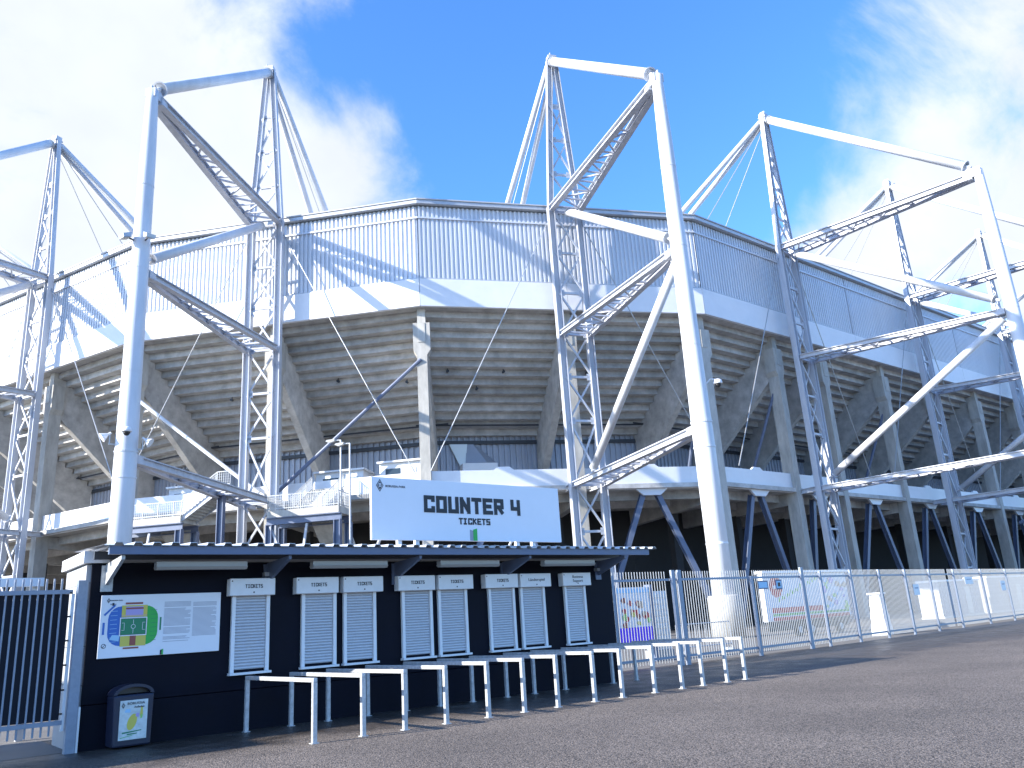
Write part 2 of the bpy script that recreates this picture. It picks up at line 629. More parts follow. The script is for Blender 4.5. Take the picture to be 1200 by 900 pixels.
rng = random.Random(3)
for (i, s) in colpos:
    p, n, tt = col_dirs(i, s)

    def lp(d, x, z):
        q = p + n * d + tt * x
        return (q.x, q.y, z)
    # column with a wider head and sloped shoulders
    mb = MB()
    prof = [(-0.44, 0), (0.44, 0), (0.44, 24.4), (0.74, 24.9), (0.74, 27.4), (-0.74, 27.4), (-0.74, 24.9), (-0.44, 24.4)]
    pts = [lp(0.55, x, z) for (x, z) in prof]
    e = n * 1.25
    mb.prism(pts, (e.x, e.y, 0))
    co_ = sobj(mb, 'column', conc_l)
    mb = MB()
    mb.prism([lp(0.75, -0.36, 27.4), lp(0.75, 0.36, 27.4), lp(0.75, 0.36, 28.86), lp(0.75, -0.36, 28.86)], (n.x * 0.9, n.y * 0.9, 0))
    mb.prism([lp(0.50, -0.32, 25.6), lp(0.50, 0.32, 25.6), lp(0.50, 0.32, 27.35), lp(0.50, -0.32, 27.35)], (n.x * 0.06, n.y * 0.06, 0))
    mb.v = [(x - 60, y - 60, z) for (x, y, z) in mb.v]
    mb.obj('column_head', conc_l, co_)
    # raking beam carrying the steps
    mb = MB()
    top = []
    for k in range(STEPS):
        d0 = 1.2 + k * TREAD - 0.02
        z0 = ZS0 - k * RISE - 0.03
        top.append((d0 + 0.1, z0))
        top.append((d0 + TREAD + 0.1, z0))
    poly = [(1.2, 24.6), (1.25, 28.15)] + top[1:] + [(13.0, 19.3), (13.0, 15.6), (12.0, 15.6)]
    mb.prism([lp(d, -0.34, z) for (d, z) in poly], (tt.x * 0.68, tt.y * 0.68, 0))
    rk = sobj(mb, 'raking_beam', conc)
    mb = MB()
    mb.prism([lp(11.7, -0.55, 12.75), lp(12.85, -0.55, 12.75), lp(12.85, -0.55, 15.75), lp(11.7, -0.55, 15.75)], (tt.x * 1.1, tt.y * 1.1, 0))
    mb.v = [(x - 60, y - 60, z) for (x, y, z) in mb.v]
    mb.obj('beam_foot', conc_l, rk)
    # haunched concourse beam and inner column
    mb = MB()
    mb.prism([lp(1.5, -0.35, 11.2), lp(15.5, -0.35, 10.6), lp(15.5, -0.35, 12.33), lp(1.5, -0.35, 12.33)], (tt.x * 0.7, tt.y * 0.7, 0))
    sobj(mb, 'concourse_beam', conc)
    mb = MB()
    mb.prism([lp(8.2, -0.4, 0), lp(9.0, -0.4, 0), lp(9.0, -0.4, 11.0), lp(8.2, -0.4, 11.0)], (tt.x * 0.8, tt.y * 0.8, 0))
    sobj(mb, 'inner_column', conc_shade)

# parapet bays between columns
for a_, b_ in zip(colpos[:-1], colpos[1:]):
    pa, na, ta = col_dirs(*a_)
    pb, nb, tb = col_dirs(*b_)
    A = pa + na * (0.95 / max(0.5, na.dot(nrm(a_[0]))))
    B = pb + nb * (0.95 / max(0.5, nb.dot(nrm(a_[0]))))
    d = (B - A)
    L = d.length
    d.normalize()
    n = Vector((-d.y, d.x))
    A = A + d * 0.47
    L -= 0.94
    m_ = L / 2
    Z0, Z1 = 12.3, 14.25
    node = a_[0] >= 5
    prof = [(0, Z0), (L, Z0), (L, Z1), (0, Z1)] if not node else [(0, Z0), (m_ - 1.5, Z0), (m_ - 0.8, Z0 - 0.55), (m_ + 0.8, Z0 - 0.55), (m_ + 1.5, Z0), (L, Z0), (L, Z1), (m_ + 0.9, Z1), (m_ + 0.5, Z1 + 0.28), (m_ - 0.5, Z1 + 0.28), (m_ - 0.9, Z1), (0, Z1)]
    mb = MB()
    mb.prism([(A.x + d.x * s, A.y + d.y * s, z) for (s, z) in prof], (n.x * 0.22, n.y * 0.22, 0))
    pr = sobj(mb, 'parapet_panel', fascm)
    # V struts from the node to the column feet
    for sg in ((-1, 1) if node else ()):
        mb = MB()
        q0 = A + d * (m_ + sg * 0.7) + n * 0.55
        q1 = A + d * (m_ + sg * (m_ - 0.5)) + n * 0.55
        mb.hbeam((q0.x, q0.y, 11.9), (q1.x, q1.y, 0.0), 0.46, 0.5, (n.x, n.y, 0))
        sobj(mb, 'strut', bluem)
    # pipe hung below the terrace
    mb = MB()
    q0 = A + n * 10.2
    q1 = A + d * L + n * 10.2
    mb.tube((q0.x, q0.y, 20.7), (q1.x, q1.y, 20.7), 0.09, 6)
    sobj(mb, 'pipe', darkm)

# brace tubes from column heads to the mast feet next to the corner
for (i, s, i2, s2) in ((4, 0.02, 4, 13.2), (5, 0.0, 4, 15.0)):
    p = fp(i, s, 0.5, 24.0)
    q = fp(i2, s2, 0.3, 13.6)
    mb = MB()
    mb.tube(p, q, 0.17, 8)
    sobj(mb, 'brace_tube', bluem if i == 5 else pole_m)
for x, x2 in ((0.0, -5.5), (12.1, 9.9), (34.1, 31.6)):
    p = fp(6, x, 1.0, 24.2)
    q = fp(6, x2, 5.0, 13.0) if x > 0 else fp(5, 26.0, 6.0, 13.0)
    mb = MB()
    mb.tube(p, q, 0.16, 8)
    sobj(mb, 'brace_tube', bluem)

# entrance portal and glazing on the concourse at the corner
mb = MB()
for (s0, s1, z0, z1) in ((5.2, 5.6, 12.75, 16.6), (8.2, 8.6, 12.75, 16.6)):
    mb.add([fp(5, s, d, z) for z in (z0, z1) for d in (11.3, 12.9) for s in (s0, s1)], [(0, 2, 3, 1), (4, 5, 7, 6), (0, 1, 5, 4), (2, 6, 7, 3), (0, 4, 6, 2), (1, 3, 7, 5)])
mb.add([fp(5, s, d, z) for z in (16.0, 16.9) for d in (11.2, 12.9) for s in (5.15, 8.65)], [(0, 2, 3, 1), (4, 5, 7, 6), (0, 1, 5, 4), (2, 6, 7, 3), (0, 4, 6, 2), (1, 3, 7, 5)])
portal = sobj(mb, 'portal', fascm)
mb = MB()
mb.prism([fp(5, 4.0, 12.8, 19.5), fp(5, 6.0, 12.8, 19.5), fp(5, 5.7, 12.6, 16.9), fp(5, 5.15, 12.6, 16.9)], (0, 0.1, 0))
sobj(mb, 'window', skyglass)
mb = MB()
mb.add([fp(5, 5.65, 12.5, 16.9), fp(5, 8.0, 12.3, 16.9), fp(5, 6.4, 12.88, 19.4), fp(5, 5.95, 12.88, 19.4), fp(5, 9.3, 12.88, 16.9)], [(0, 1, 2, 3), (1, 4, 2)])
sobj(mb, 'portal_hood', corr_m)

# floodlight heads fixed below the terrace
for (i, s, d) in ((4, 18.0, 6.2), (4, 24.6, 6.9), (5, 3.2, 6.2), (5, 8.6, 6.2), (5, 6.2, 7.7), (4, 7.0, 6.4), (3, 20.0, 6.4), (5, 17.0, 6.2), (6, 6.0, 6.4)):
    k = int((d - 1.2) / TREAD)
    z = ZS0 - k * RISE
    p = fp(i, s, d, z)
    mb = MB()
    mb.tube(p + Vector((0, 0, -0.02)), p + Vector((0, 0, -0.3)), 0.05, 6)
    n3 = Vector((nrm(i).x, nrm(i).y, 0))
    mb.tube(p + Vector((0, 0, -0.30)) - n3 * 0.2, p + Vector((0, 0, -0.30)) + n3 * 0.12, 0.14, 10, 0.11)
    sobj(mb, 'terrace_light', blackm)

# ------------------------------------------------------------------ roof support frames (lattice mast + round pole)
PL = 19.4                                  # pole distance in front of the mast
CW = 1.36                                  # half spacing of the mast chords
ZB = [0.6, 4.6, 8.5, 12.4, 17.95, 21.9, 25.85, 29.8, 33.75, 37.9]
FM = {}


def fmesh(key, mb, m, smooth=False):
    FM[key] = (mb.mesh(key.split('#')[0], m, smooth))


mb = MB()
mb.hbeam((-CW, 0, 0), (-CW, 0, 38.4), 0.58, 0.62, (1, 0, 0), 0.07)
fmesh('chord#l', mb, steel)
mb = MB()
mb.hbeam((CW, 0, 0), (CW, 0, 38.4), 0.58, 0.62, (1, 0, 0), 0.07)
fmesh('chord#r', mb, steel)
mb = MB()
mb.hbeam((-CW, 0, 38.4), (-0.28, 0, 54.6), 0.48, 0.52, (1, 0, 0), 0.06)
fmesh('chord#ul', mb, steel)
mb = MB()
mb.hbeam((CW, 0, 38.4), (0.28, 0, 54.6), 0.48, 0.52, (1, 0, 0), 0.06)
fmesh('chord#ur', mb, steel)
mb = MB()
mb.box(-0.42, 0.42, -0.34, 0.34, 53.9, 55.1)
mb.box(-0.5, 0.5, -0.42, 0.42, 54.55, 54.65)
mb.bar((-0.2, -0.3, 55.1), (-0.2, 0.3, 55.1), 0.05, 0.5)
fmesh('apex_plate', mb, steel)
bars, braces = [], []
for z in ZB:
    bars.append(((-CW + 0.2, 0, z), (CW - 0.2, 0, z)))
for z0, z1 in zip([0.0] + ZB[:-1], ZB):
    if z1 - z0 < 1:
        continue
    braces.append(((-CW + 0.15, 0.07, z0 + 0.1), (CW - 0.15, 0.07, z1 - 0.1)))
    braces.append(((CW - 0.15, -0.07, z0 + 0.1), (-CW + 0.15, -0.07, z1 - 0.1)))


def cw(z):
    return CW + (0.28 - CW) * (z - 38.4) / 16.2


ZU = [41.9, 45.6, 49.3]
for z in ZU:
    bars.append(((-cw(z), 0, z), (cw(z), 0, z)))
for z0, z1 in ((38.4, 41.9), (41.9, 45.6), (45.6, 49.3)):
    braces.append(((-cw(z0), 0.06, z0), (cw(z1), 0.06, z1)))
    braces.append(((cw(z0), -0.06, z0), (-cw(z1), -0.06, z1)))

gus = []
for z in ZB + ZU:
    c_ = CW if z < 38.4 else cw(z)
    for sg in (-1, 1):
        mb = MB()
        mb.box(sg * (c_ - 0.42) - 0.22, sg * (c_ - 0.42) + 0.22, -0.10, -0.075, z - 0.3, z + 0.3)
        gus.append(mb.mesh('gusset', steel))
# pole with taper, ring welds and pedestal
PZ = 38.5
mb = MB()
prof = [(0.66, 0.0), (0.66, 12.0), (0.585, 18.0), (0.545, 26.0), (0.50, 33.0), (0.40, 37.6), (0.38, PZ)]
mb.lathe(prof, 28, (0, -PL))
fmesh('pole', mb, pole_m, True)
mb = MB()
for z, r in ((11.3, 0.69), (12.9, 0.685), (5.4, 0.675), (18.0, 0.60), (25.0, 0.565), (31.0, 0.53)):
    mb.lathe([(r, z), (r, z + 0.12)], 28, (0, -PL))
fmesh('ring', mb, pole_m)
mb = MB()
mb.lathe([(0.98, 0), (0.98, 2.35), (0.9, 2.45)], 28, (0, -PL))
fmesh('pedestal', mb, conc_l, True)
mb = MB()
mb.box(-0.36, 0.36, -PL - 0.3, -PL + 0.5, PZ - 0.6, PZ + 0.05)
mb.bar((0, -PL + 0.3, PZ - 0.2), (0, -PL + 1.2, PZ + 0.45), 0.12, 0.7)
mb.box(-0.04, 0.04, -PL - 0.25, -PL + 0.45, PZ + 0.05, PZ + 0.35)
fmesh('pole_cap', mb, steel)


def big_tube(a, b, r):
    mb = MB()
    mb.tube(a, b, r, 18)
    a, b = Vector(a), Vector(b)
    d = (b - a).normalized()
    mb.tube(a, a + d * 0.06, r * 1.22, 18)
    mb.tube(b - d * 0.06, b, r * 1.22, 18)
    mb.tube(a - d * 0.5, a, r * 0.35, 8)
    mb.tube(b, b + d * 0.5, r * 0.35, 8)
    return mb


def along(a, b, f0, f1):
    a, b = Vector(a), Vector(b)
    return a + (b - a) * f0, a + (b - a) * f1


p0, p1 = along((0, -0.2, 54.4), (0, -PL, PZ + 0.05), 0.02, 0.955)
fmesh('top_tube', big_tube(p0, p1, 0.43), pole_m, True)
p0, p1 = along((0, -0.2, 38.0), (0, -PL + 0.3, 25.7), 0.05, 0.955)
fmesh('roof_tube', big_tube(p0, p1, 0.36), pole_m, True)
p0, p1 = along((0.2, -PL + 0.5, 24.6), (0.3, -0.3, 13.4), 0.02, 0.97)
fmesh('diagonal_tube', big_tube(p0, p1, 0.33), pole_m, True)
for sx_, nm in ((-1, 'backstay_tube#l'), (1, 'backstay_tube#r')):
    mb = MB()
    mb.tube((sx_ * 0.3, 0.3, 54.2), (sx_ * 1.3, 24.0, 41.2), 0.30, 12)
    fmesh(nm, mb, pole_m, True)
    mb = MB()
    mb.tube((sx_ * 0.25, 0.4, 53.6), (sx_ * 2.6, 12.0, 40.0), 0.045, 6)
    fmesh('backstay_cable' + nm[-2:], mb, cable_m)

# horizontal V trusses from the pole to both mast chords
TR = [('truss#0', 38.0, 38.15, 0.50, 0.58), ('truss#1', 24.9, 25.85, 0.42, 0.48), ('truss#2', 12.6, 12.4, 0.42, 0.48)]
TRM = {}
for (nm, zp, zm, w, h) in TR:
    ch = []
    for sg in (-1, 1):
        mb = MB()
        mb.hbeam((sg * 0.24, -PL + 0.55, zp), (sg * CW, -0.3, zm), w, h, (0, 0, 1), 0.07)
        ch.append(mb.mesh('chord', steel))
    lac = []
    k = 8

    def tp(sg, f):
        return Vector((sg * (0.24 + (CW - 0.24) * f), -PL + 0.55 + (PL - 0.85) * f, zp + (zm - zp) * f))
    fs = [0.3 + 0.68 * j / k for j in range(k + 1)]
    for j in range(k + 1):
        mb = MB()
        mb.bar(tp(-1, fs[j]), tp(1, fs[j]), 0.13, 0.13)
        lac.append(mb.mesh('lacing', steel))
        if j < k:
            mb = MB()
            sg = -1 if j % 2 else 1
            mb.bar(tp(sg, fs[j]), tp(-sg, fs[j + 1]), 0.13, 0.13)
            lac.append(mb.mesh('lacing', steel))
    mb = MB()
    mb.box(-0.45, 0.45, -PL + 0.5, -PL + 1.2, zp - h / 2 - 0.03, zp + h / 2 + 0.03)
    lac.append(mb.mesh('end_plate', steel))
    if nm == 'truss#2':
        mb = MB()
        mb.hbeam((-CW, 0.3, zm), (-CW * 0.8, 2.0, zm), w, h, (0, 0, 1), 0.07)
        mb.hbeam((CW, 0.3, zm), (CW * 0.8, 2.0, zm), w, h, (0, 0, 1), 0.07)
        lac.append(mb.mesh('end_plate', steel))
    TRM[nm] = (ch, lac)
mb = MB()
mb.tube((-CW, 0.1, 37.6), (-13.2, 1.1, 13.9), 0.05, 6)
fmesh('tie_rod#l', mb, cable_m)
mb = MB()
mb.tube((CW, 0.1, 37.6), (13.2, 1.1, 13.9), 0.05, 6)
fmesh('tie_rod#r', mb, cable_m)
BARM = []
for (p, q) in bars:
    mb = MB()
    mb.bar(p, q, 0.20, 0.20)
    BARM.append(mb.mesh('horizontal_bar', steel))
BRM = []
for (p, q) in braces:
    mb = MB()
    mb.bar(p, q, 0.15, 0.16)
    BRM.append(mb.mesh('brace', steel))


def make_frame(fi, label, diag=True, parts=True):
    t, L = fdir(fi)
    m_ = VTX[fi] + t * (L / 2) - nrm(fi) * 1.4
    ang = math.atan2(t.y, t.x) + R(3.6)
    u = empty('roof_support_frame', (m_.x, m_.y, 0), ang, label, 'roof mast', 'lattice masts carrying the stadium roof')
    lm = empty('lattice_mast', parent=u)
    for k in ('chord#l', 'chord#r', 'chord#ul', 'chord#ur', 'apex_plate'):
        place(k.split('#')[0], FM[k], lm)
    for me in BARM:
        place('horizontal_bar', me, lm)
    for me in BRM:
        place('brace', me, lm)
    for me in gus:
        place('gusset', me, lm)
    po = place('pole', FM['pole'], u)
    for k in ('ring', 'pedestal', 'pole_cap'):
        place(k, FM[k], po)
    for k in ('top_tube', 'roof_tube', 'backstay_tube#l', 'backstay_tube#r', 'backstay_cable#l', 'backstay_cable#r', 'tie_rod#l', 'tie_rod#r') + (('diagonal_tube',) if diag else ()):
        place(k.split('#')[0], FM[k], u)
    for nm in TRM:
        ch, lac = TRM[nm]
        tr = empty('truss', parent=u)
        for me in ch:
            place('chord', me, tr)
        for me in lac:
            place(me.name.split('.')[0], me, tr)
    return u


frames = {}
for fi, lab, dg in ((1, 'steel mast frame far to the left, mostly outside the photo', True),
                    (2, 'steel mast frame at the far left edge, only its inner struts showing', True),
                    (3, 'lattice mast at the left edge with the fence gate in front of it', True),
                    (4, 'mast frame whose pole with two floodlights rises behind the left end of the ticket counter', False),
                    (5, 'mast frame whose white pole stands on a pedestal behind the fence right of the counter', True),
                    (6, 'mast frame on the long side nearest the corner, its pole cut by the right picture edge', True),
                    (7, 'second mast frame along the straight side, between the near one and the distant ones', True),
                    (8, 'third mast frame along the straight side, near the right edge', True),
                    (9, 'fourth mast frame along the straight side, farthest on the right', True)):
    if fi in (1,):
        continue
    frames[fi] = make_frame(fi, lab, dg)


def unit_pt(fi, x, y, z):
    t, L = fdir(fi)
    m_ = VTX[fi] + t * (L / 2) - nrm(fi) * 1.4
    a = math.atan2(t.y, t.x) + R(3.6)
    return Vector((m_.x + x * math.cos(a) - y * math.sin(a), m_.y + x * math.sin(a) + y * math.cos(a), z))


# lamps, loudspeakers, cameras fixed on the poles
def pole_item(name, label, cat, fi, ang, r, z, build, group=None):
    c = unit_pt(fi, 0, -PL, z)
    o = empty(name, (c.x, c.y, z), ang, label, cat, group)
    build(o, r)
    return o


def floodlight(o, r):
    mb = MB()
    mb.bar((0, -r + 0.05, 0), (0, -r - 0.5, 0.1), 0.08, 0.08)
    mb.obj('bracket', darkm, o)
    mb = MB()
    mb.prism([(-0.30, -r - 0.3, 0.40), (-0.30, -r - 0.85, 0.12), (-0.30, -r - 0.80, -0.12), (-0.30, -r - 0.3, 0.05)], (0.60, 0, 0))
    mb.obj('housing', gutm, o)
    mb = MB()
    mb.prism([(-0.25, -r - 0.34, 0.02), (-0.25, -r - 0.78, -0.13), (-0.25, -r - 0.78, -0.15), (-0.25, -r - 0.34, 0.0)], (0.5, 0, 0))
    mb.obj('glass', lamp_w, o)


pole_item('floodlight', 'grey floodlight sticking out to the left high on the left pole', 'floodlight', 4, R(-75), 0.55, 26.9, floodlight, 'floodlights on the left pole')
pole_item('floodlight', 'grey floodlight on the front of the left pole, facing the forecourt', 'floodlight', 4, R(10), 0.55, 26.9, floodlight, 'floodlights on the left pole')


def horn(o, r):
    mb = MB()
    mb.bar((0, -r + 0.05, -0.2), (0, -r - 0.35, -0.2), 0.06, 0.06)
    mb.bar((0, -r - 0.3, -0.2), (0, -r - 0.3, 0.35), 0.06, 0.06)
    mb.obj('bracket', galv, o)
    mb = MB()
    mb.tube((0, -r - 0.25, 0.5), (0, -r - 0.42, 0.38), 0.07, 10)
    mb.tube((0, -r - 0.42, 0.38), (0, -r - 0.75, 0.16), 0.08, 14, 0.3)
    mb.obj('horn', white_p, o)


def dome(o, r):
    mb = MB()
    mb.tube((0, -r + 0.05, 0.0), (0, -r - 0.3, 0.35), 0.045, 8)
    mb.tube((0, -r - 0.3, 0.35), (0, -r - 0.7, 0.3), 0.045, 8)
    mb.obj('bracket', white_p, o)
    mb = MB()
    mb.lathe([(0.12, 0.32), (0.24, 0.26), (0.3, 0.08), (0.28, 0.0)], 16, (0, -r - 0.75))
    mb.obj('housing', white_p, o, True)
    mb = MB()
    mb.lathe([(0.2, 0.0), (0.2, -0.08), (0.12, -0.2), (0.04, -0.23)], 16, (0, -r - 0.75))
    mb.obj('lens', blackm, o, True)


pole_item('loudspeaker', 'small white horn loudspeaker on the left side of the left pole', 'loudspeaker', 4, R(-95), 0.66, 13.6, horn, 'horn loudspeakers on the left pole')
pole_item('loudspeaker', 'small white horn loudspeaker on the right side of the left pole', 'loudspeaker', 4, R(55), 0.66, 13.3, horn, 'horn loudspeakers on the left pole')
pole_item('security_camera', 'small camera pointing down on the front of the left pole', 'camera', 4, R(-15), 0.62, 13.9, dome)
pole_item('security_camera', 'white dome camera on an arm on the pole right of the counter', 'camera', 5, R(50), 0.60, 15.4, dome)

# ------------------------------------------------------------------ staircases in front of the left corner bay
tB, LB = fdir(4)
angB = math.atan2(tB.y, tB.x)


def stairs(s0, width, label, zl=10.85, up_right=True):
    o_ = fp(4, s0, -7.0, 0)
    st = empty('staircase', o_, angB, label, 'staircase', 'concrete stairs up to the balcony')
    D = 2.6
    w = width
    mb = MB()
    mb.box(0, w, 0, D, zl - 0.5, zl)
    mb.obj('landing', conc_l, st)
    # steel under-frame
    for (x, y) in ((0.15, 0.2), (w - 0.15, 0.2), (w - 0.15, D - 0.2), (0.15, D - 0.2)):
        mb = MB()
        mb.hbeam((x, y, 0), (x, y, zl - 1.05), 0.45, 0.5, (1, 0, 0), 0.06)
        mb.obj('post', bluem, st)
    for y in (0.2, D - 0.2):
        mb = MB()
        mb.hbeam((-0.1, y, zl - 0.78), (w + 0.1, y, zl - 0.78), 0.4, 0.54, (0, 0, 1), 0.06)
        mb.obj('beam', bluem, st)
    mb = MB()
    mb.bar((0.2, 0.2, zl - 1.1), (w * 0.42, 0.2, 4.5), 0.16, 0.16)
    mb.bar((w * 0.42, 0.2, 4.5), (w * 0.55, 0.2, zl - 1.1), 0.16, 0.16)
    mb.obj('brace', steel, st)
    # flights: one up along the facade, one down behind
    H_, n_ = (2.0, 11) if up_right else (2.6, 14)
    if up_right:
        x0, ln, ya, yb = w, 2.9, 0.3, 2.2
        for k in range(n_):
            mb = MB()
            mb.box(x0 + ln * k / n_, x0 + ln * (k + 1) / n_ + 0.05, ya, yb, zl - 0.18 + H_ * k / n_, zl + H_ * (k + 1) / n_ - 0.02)
            mb.obj('step', conc_l, st)
        for y in (ya - 0.06, yb + 0.06):
            mb = MB()
            mb.bar((x0 - 0.1, y, zl - 0.25), (x0 + ln, y, zl + H_ - 0.3), 0.1, 0.36)
            mb.obj('stringer', steel, st)
        mb = MB()
        mb.box(x0 + ln + 0.06, x0 + ln + 1.1, ya, 2.4, zl + H_ - 0.35, zl + H_)
        mb.obj('landing', conc_l, st)
        mb = MB()
        mb.hbeam((x0 + ln + 0.2, 0.45, 0), (x0 + ln + 0.2, 0.45, zl + H_ - 0.46), 0.45, 0.5, (1, 0, 0), 0.06)
        mb.obj('post', bluem, st)
        segs = [((0.05, 0.05, zl), (w, 0.05, zl)), ((w, 0.05, zl), (w + ln, 0.05, zl + H_)), ((w + ln, 0.05, zl + H_), (w + ln + 1.1, 0.05, zl + H_)), ((0.05, 0.05, zl), (0.05, D, zl))]
    else:
        y0, ln, xa, xb = D, 4.6, 0.6, 3.2
        for k in range(n_):
            mb = MB()
            mb.box(xa, xb, y0 + ln * k / n_, y0 + ln * (k + 1) / n_ + 0.05, zl - 0.18 + H_ * k / n_, zl + H_ * (k + 1) / n_ - 0.02)
            mb.obj('step', conc_l, st)
        for x in (xa - 0.06, xb + 0.06):
            mb = MB()
            mb.bar((x, y0 - 0.1, zl - 0.25), (x, y0 + ln, zl + H_ - 0.3), 0.1, 0.36)
            mb.obj('stringer', steel, st)
        segs = [((0.05, 0.05, zl), (w - 0.05, 0.05, zl)), ((w - 0.05, 0.05, zl), (w - 0.05, D, zl)), ((0.05, 0.05, zl), (0.05, D, zl)), ((xa - 0.1, y0, zl), (xa - 0.1, y0 + ln, zl + H_)), ((xb + 0.1, y0, zl), (xb + 0.1, y0 + ln, zl + H_))]
    mb = MB()
    mb.prism([(w - 0.5, D, zl - 0.5), (w - 0.5, D + 6.5, zl - 6.3), (w - 0.5, D + 6.5, zl - 6.8), (w - 0.5, D - 0.3, zl - 0.9)], (-2.6, 0, 0))
    mb.obj('lower_flight', conc_l, st)
    for (p, q) in segs:
        p, q = Vector(p), Vector(q)
        ln_ = (q - p).length
        rl = MB()
        for hz in (0.15, 1.15):
            rl.bar(p + Vector((0, 0, hz)), q + Vector((0, 0, hz)), 0.06, 0.06)
        for hz in (0.35, 0.55, 0.75, 0.95):
            rl.bar(p + Vector((0, 0, hz)), q + Vector((0, 0, hz)), 0.018, 0.018)
        r_ = rl.obj('railing', galv, st)
        k_ = max(2, int(ln_ / 0.16))
        for j in range(k_ + 1):
            c = p + (q - p) * (j / k_)
            mb = MB()
            wd = 0.07 if j % 8 == 0 else 0.03
            mb.box(c.x - wd / 2, c.x + wd / 2, c.y - wd / 2, c.y + wd / 2, c.z + 0.02, c.z + 1.13)
            mb.obj('baluster', galv, r_)
    return st


stairs(4.6, 5.9, 'left concrete stair landing with a flight climbing to the right, behind the left pole', 11.05, True)
stairs(17.6, 5.7, 'right concrete stair landing on blue steel posts beside the counter sign', 10.8, False)

# kiosk boxes and white wall on the balcony behind the stairs
for (i, s0, s1, d0, d1, z1, nm, lab) in ((4, 17.2, 21.6, 3.0, 5.6, 15.3, 'kiosk', 'white flat-roofed kiosk on the balcony behind the right stair landing'),
                                         (4, 23.0, 26.8, 3.2, 6.0, 15.7, 'kiosk', 'pale panelled kiosk on the balcony next to the corner column'),
                                         (4, 3.0, 6.6, 3.0, 5.2, 15.2, 'kiosk', 'white kiosk on the balcony behind the left stair landing')):
    k_ = empty(nm, fp(i, s0, d0, 12.76), math.atan2(fdir(i)[0].y, fdir(i)[0].x), lab, 'kiosk', 'kiosks on the balcony')
    w, D, h = s1 - s0, d1 - d0, z1 - 12.76
    mb = MB()
    mb.box(0, w, 0, D, 0, h)
    mb.obj('wall', white_p, k_)
    mb = MB()
    mb.box(-0.15, w + 0.15, -0.3, D + 0.1, h, h + 0.16)
    mb.obj('roof', white_p, k_)
    mb = MB()
    mb.box(w * 0.15, w * 0.5, -0.04, 0.05, 1.1, h - 0.5)
    mb.obj('window', glassm, k_)
    mb = MB()
    mb.box(w * 0.62, w * 0.88, -0.04, 0.05, 0.03, h - 0.5)
    mb.obj('door', gutm, k_)

# two lamp posts standing at the right landing
for (s, d, zt, lab) in ((23.2, -6.3, 15.9, 'thin street lamp at the stair landing, the taller left one of a pair'), (24.05, -6.6, 15.5, 'thin street lamp right of its twin beside the counter sign')):
    p = fp(4, s, d, 0)
    o = empty('street_lamp', p, angB, lab, 'street lamp', 'lamps beside the stairs')
    mb = MB()
    mb.tube((0, 0, 0), (0, 0, zt), 0.09, 8, 0.07)
    mb.obj('post', galv, o)
    mb = MB()
    mb.tube((0, 0, zt), (-0.75, 0, zt + 0.02), 0.05, 8)
    mb.obj('arm', galv, o)
    mb = MB()
    mb.prism([(-0.45, -0.14, zt + 0.12), (-1.1, -0.14, zt + 0.08), (-1.2, -0.14, zt - 0.02), (-0.9, -0.14, zt - 0.16), (-0.5, -0.14, zt - 0.06)], (0, 0.28, 0))
    mb.obj('lamp_head', lamp_w, o)

# ------------------------------------------------------------------ ticket counter
WY = 16.35                                  # front wall
X0, X1 = 3.2, 16.25
tc = empty('ticket_counter', (9.7, WY, 0), 0, 'long low navy ticket counter building with eight closed shutters under a canopy', 'building')
ORG = Vector((9.7, WY, 0))


def tobj(mb, name, m, parent=None, smooth=False, bevel=0.0):
    mb.v = [(x - ORG.x, y - ORG.y, z - ORG.z) for (x, y, z) in mb.v]
    return mb.obj(name, m, parent or tc, smooth, bevel)


mb = MB()
mb.box(X0 + 0.1, X1, WY, WY + 1.8, 0.0, 0.72)
tobj(mb, 'wall', navy)
mb = MB()
mb.box(X0 + 0.1, X1, WY + 0.004, WY + 1.8, 0.735, 3.12)
tobj(mb, 'wall', navy)
for (z0, z1) in ((0.0, 0.42), (0.43, 1.05), (1.06, 1.7), (1.71, 2.3), (2.31, 2.78), (2.79, 3.1)):
    mb = MB()
    mb.box(X0 + 0.02, X0 + 0.1, WY + 0.06, WY + 1.8, z0, z1)
    tobj(mb, 'side_panel', side_m)
mb = MB()
mb.box(X0 - 0.06, X0 + 0.02 + 0.35, WY - 0.05, WY + 1.9, 3.125, 3.33)
tobj(mb, 'roof_edge', white_p)
mb = MB()
mb.box(X0 + 0.3, X1 + 0.05, WY + 0.05, WY + 1.85, 3.13, 3.25)
tobj(mb, 'roof', roofm)
# canopy: edge beam, trapezoidal sheet, brackets
CY0 = 15.2
mb = MB()
mb.bar((X0 + 0.1, CY0, 3.235), (X1 + 0.32, CY0, 3.235), 0.08, 0.14)
canopy = tobj(mb, 'canopy_beam', bluem)
mb = MB()
k = 44
w = (X1 + 0.55 - X0) / k
rows = []
for (y, zz) in ((CY0 - 0.10, 3.32), (WY + 1.2, 3.45)):
    row = []
    for j in range(k):
        x = X0 + j * w
        row += [(x, y, zz), (x + w * 0.5, y, zz), (x + w * 0.58, y, zz + 0.05), (x + w * 0.92, y, zz + 0.05)]
    row.append((X0 + k * w, y, zz))
    rows.append(row)
n_ = len(rows[0])
mb.add(rows[0] + rows[1] + [(x, y, z - 0.012) for (x, y, z) in rows[0] + rows[1]],
       [(j, j + 1, n_ + j + 1, n_ + j) for j in range(n_ - 1)] + [(2 * n_ + j, 2 * n_ + j + 1, 3 * n_ + j + 1, 3 * n_ + j) for j in range(n_ - 1)]
       + [(j, j + 1, 2 * n_ + j + 1, 2 * n_ + j) for j in range(n_ - 1)])
tobj(mb, 'canopy_sheet', gutm)
mb = MB()
mb.bar((X0 + 0.05, WY - 0.30, 3.23), (X1 + 0.05, WY - 0.30, 3.23), 0.07, 0.14)
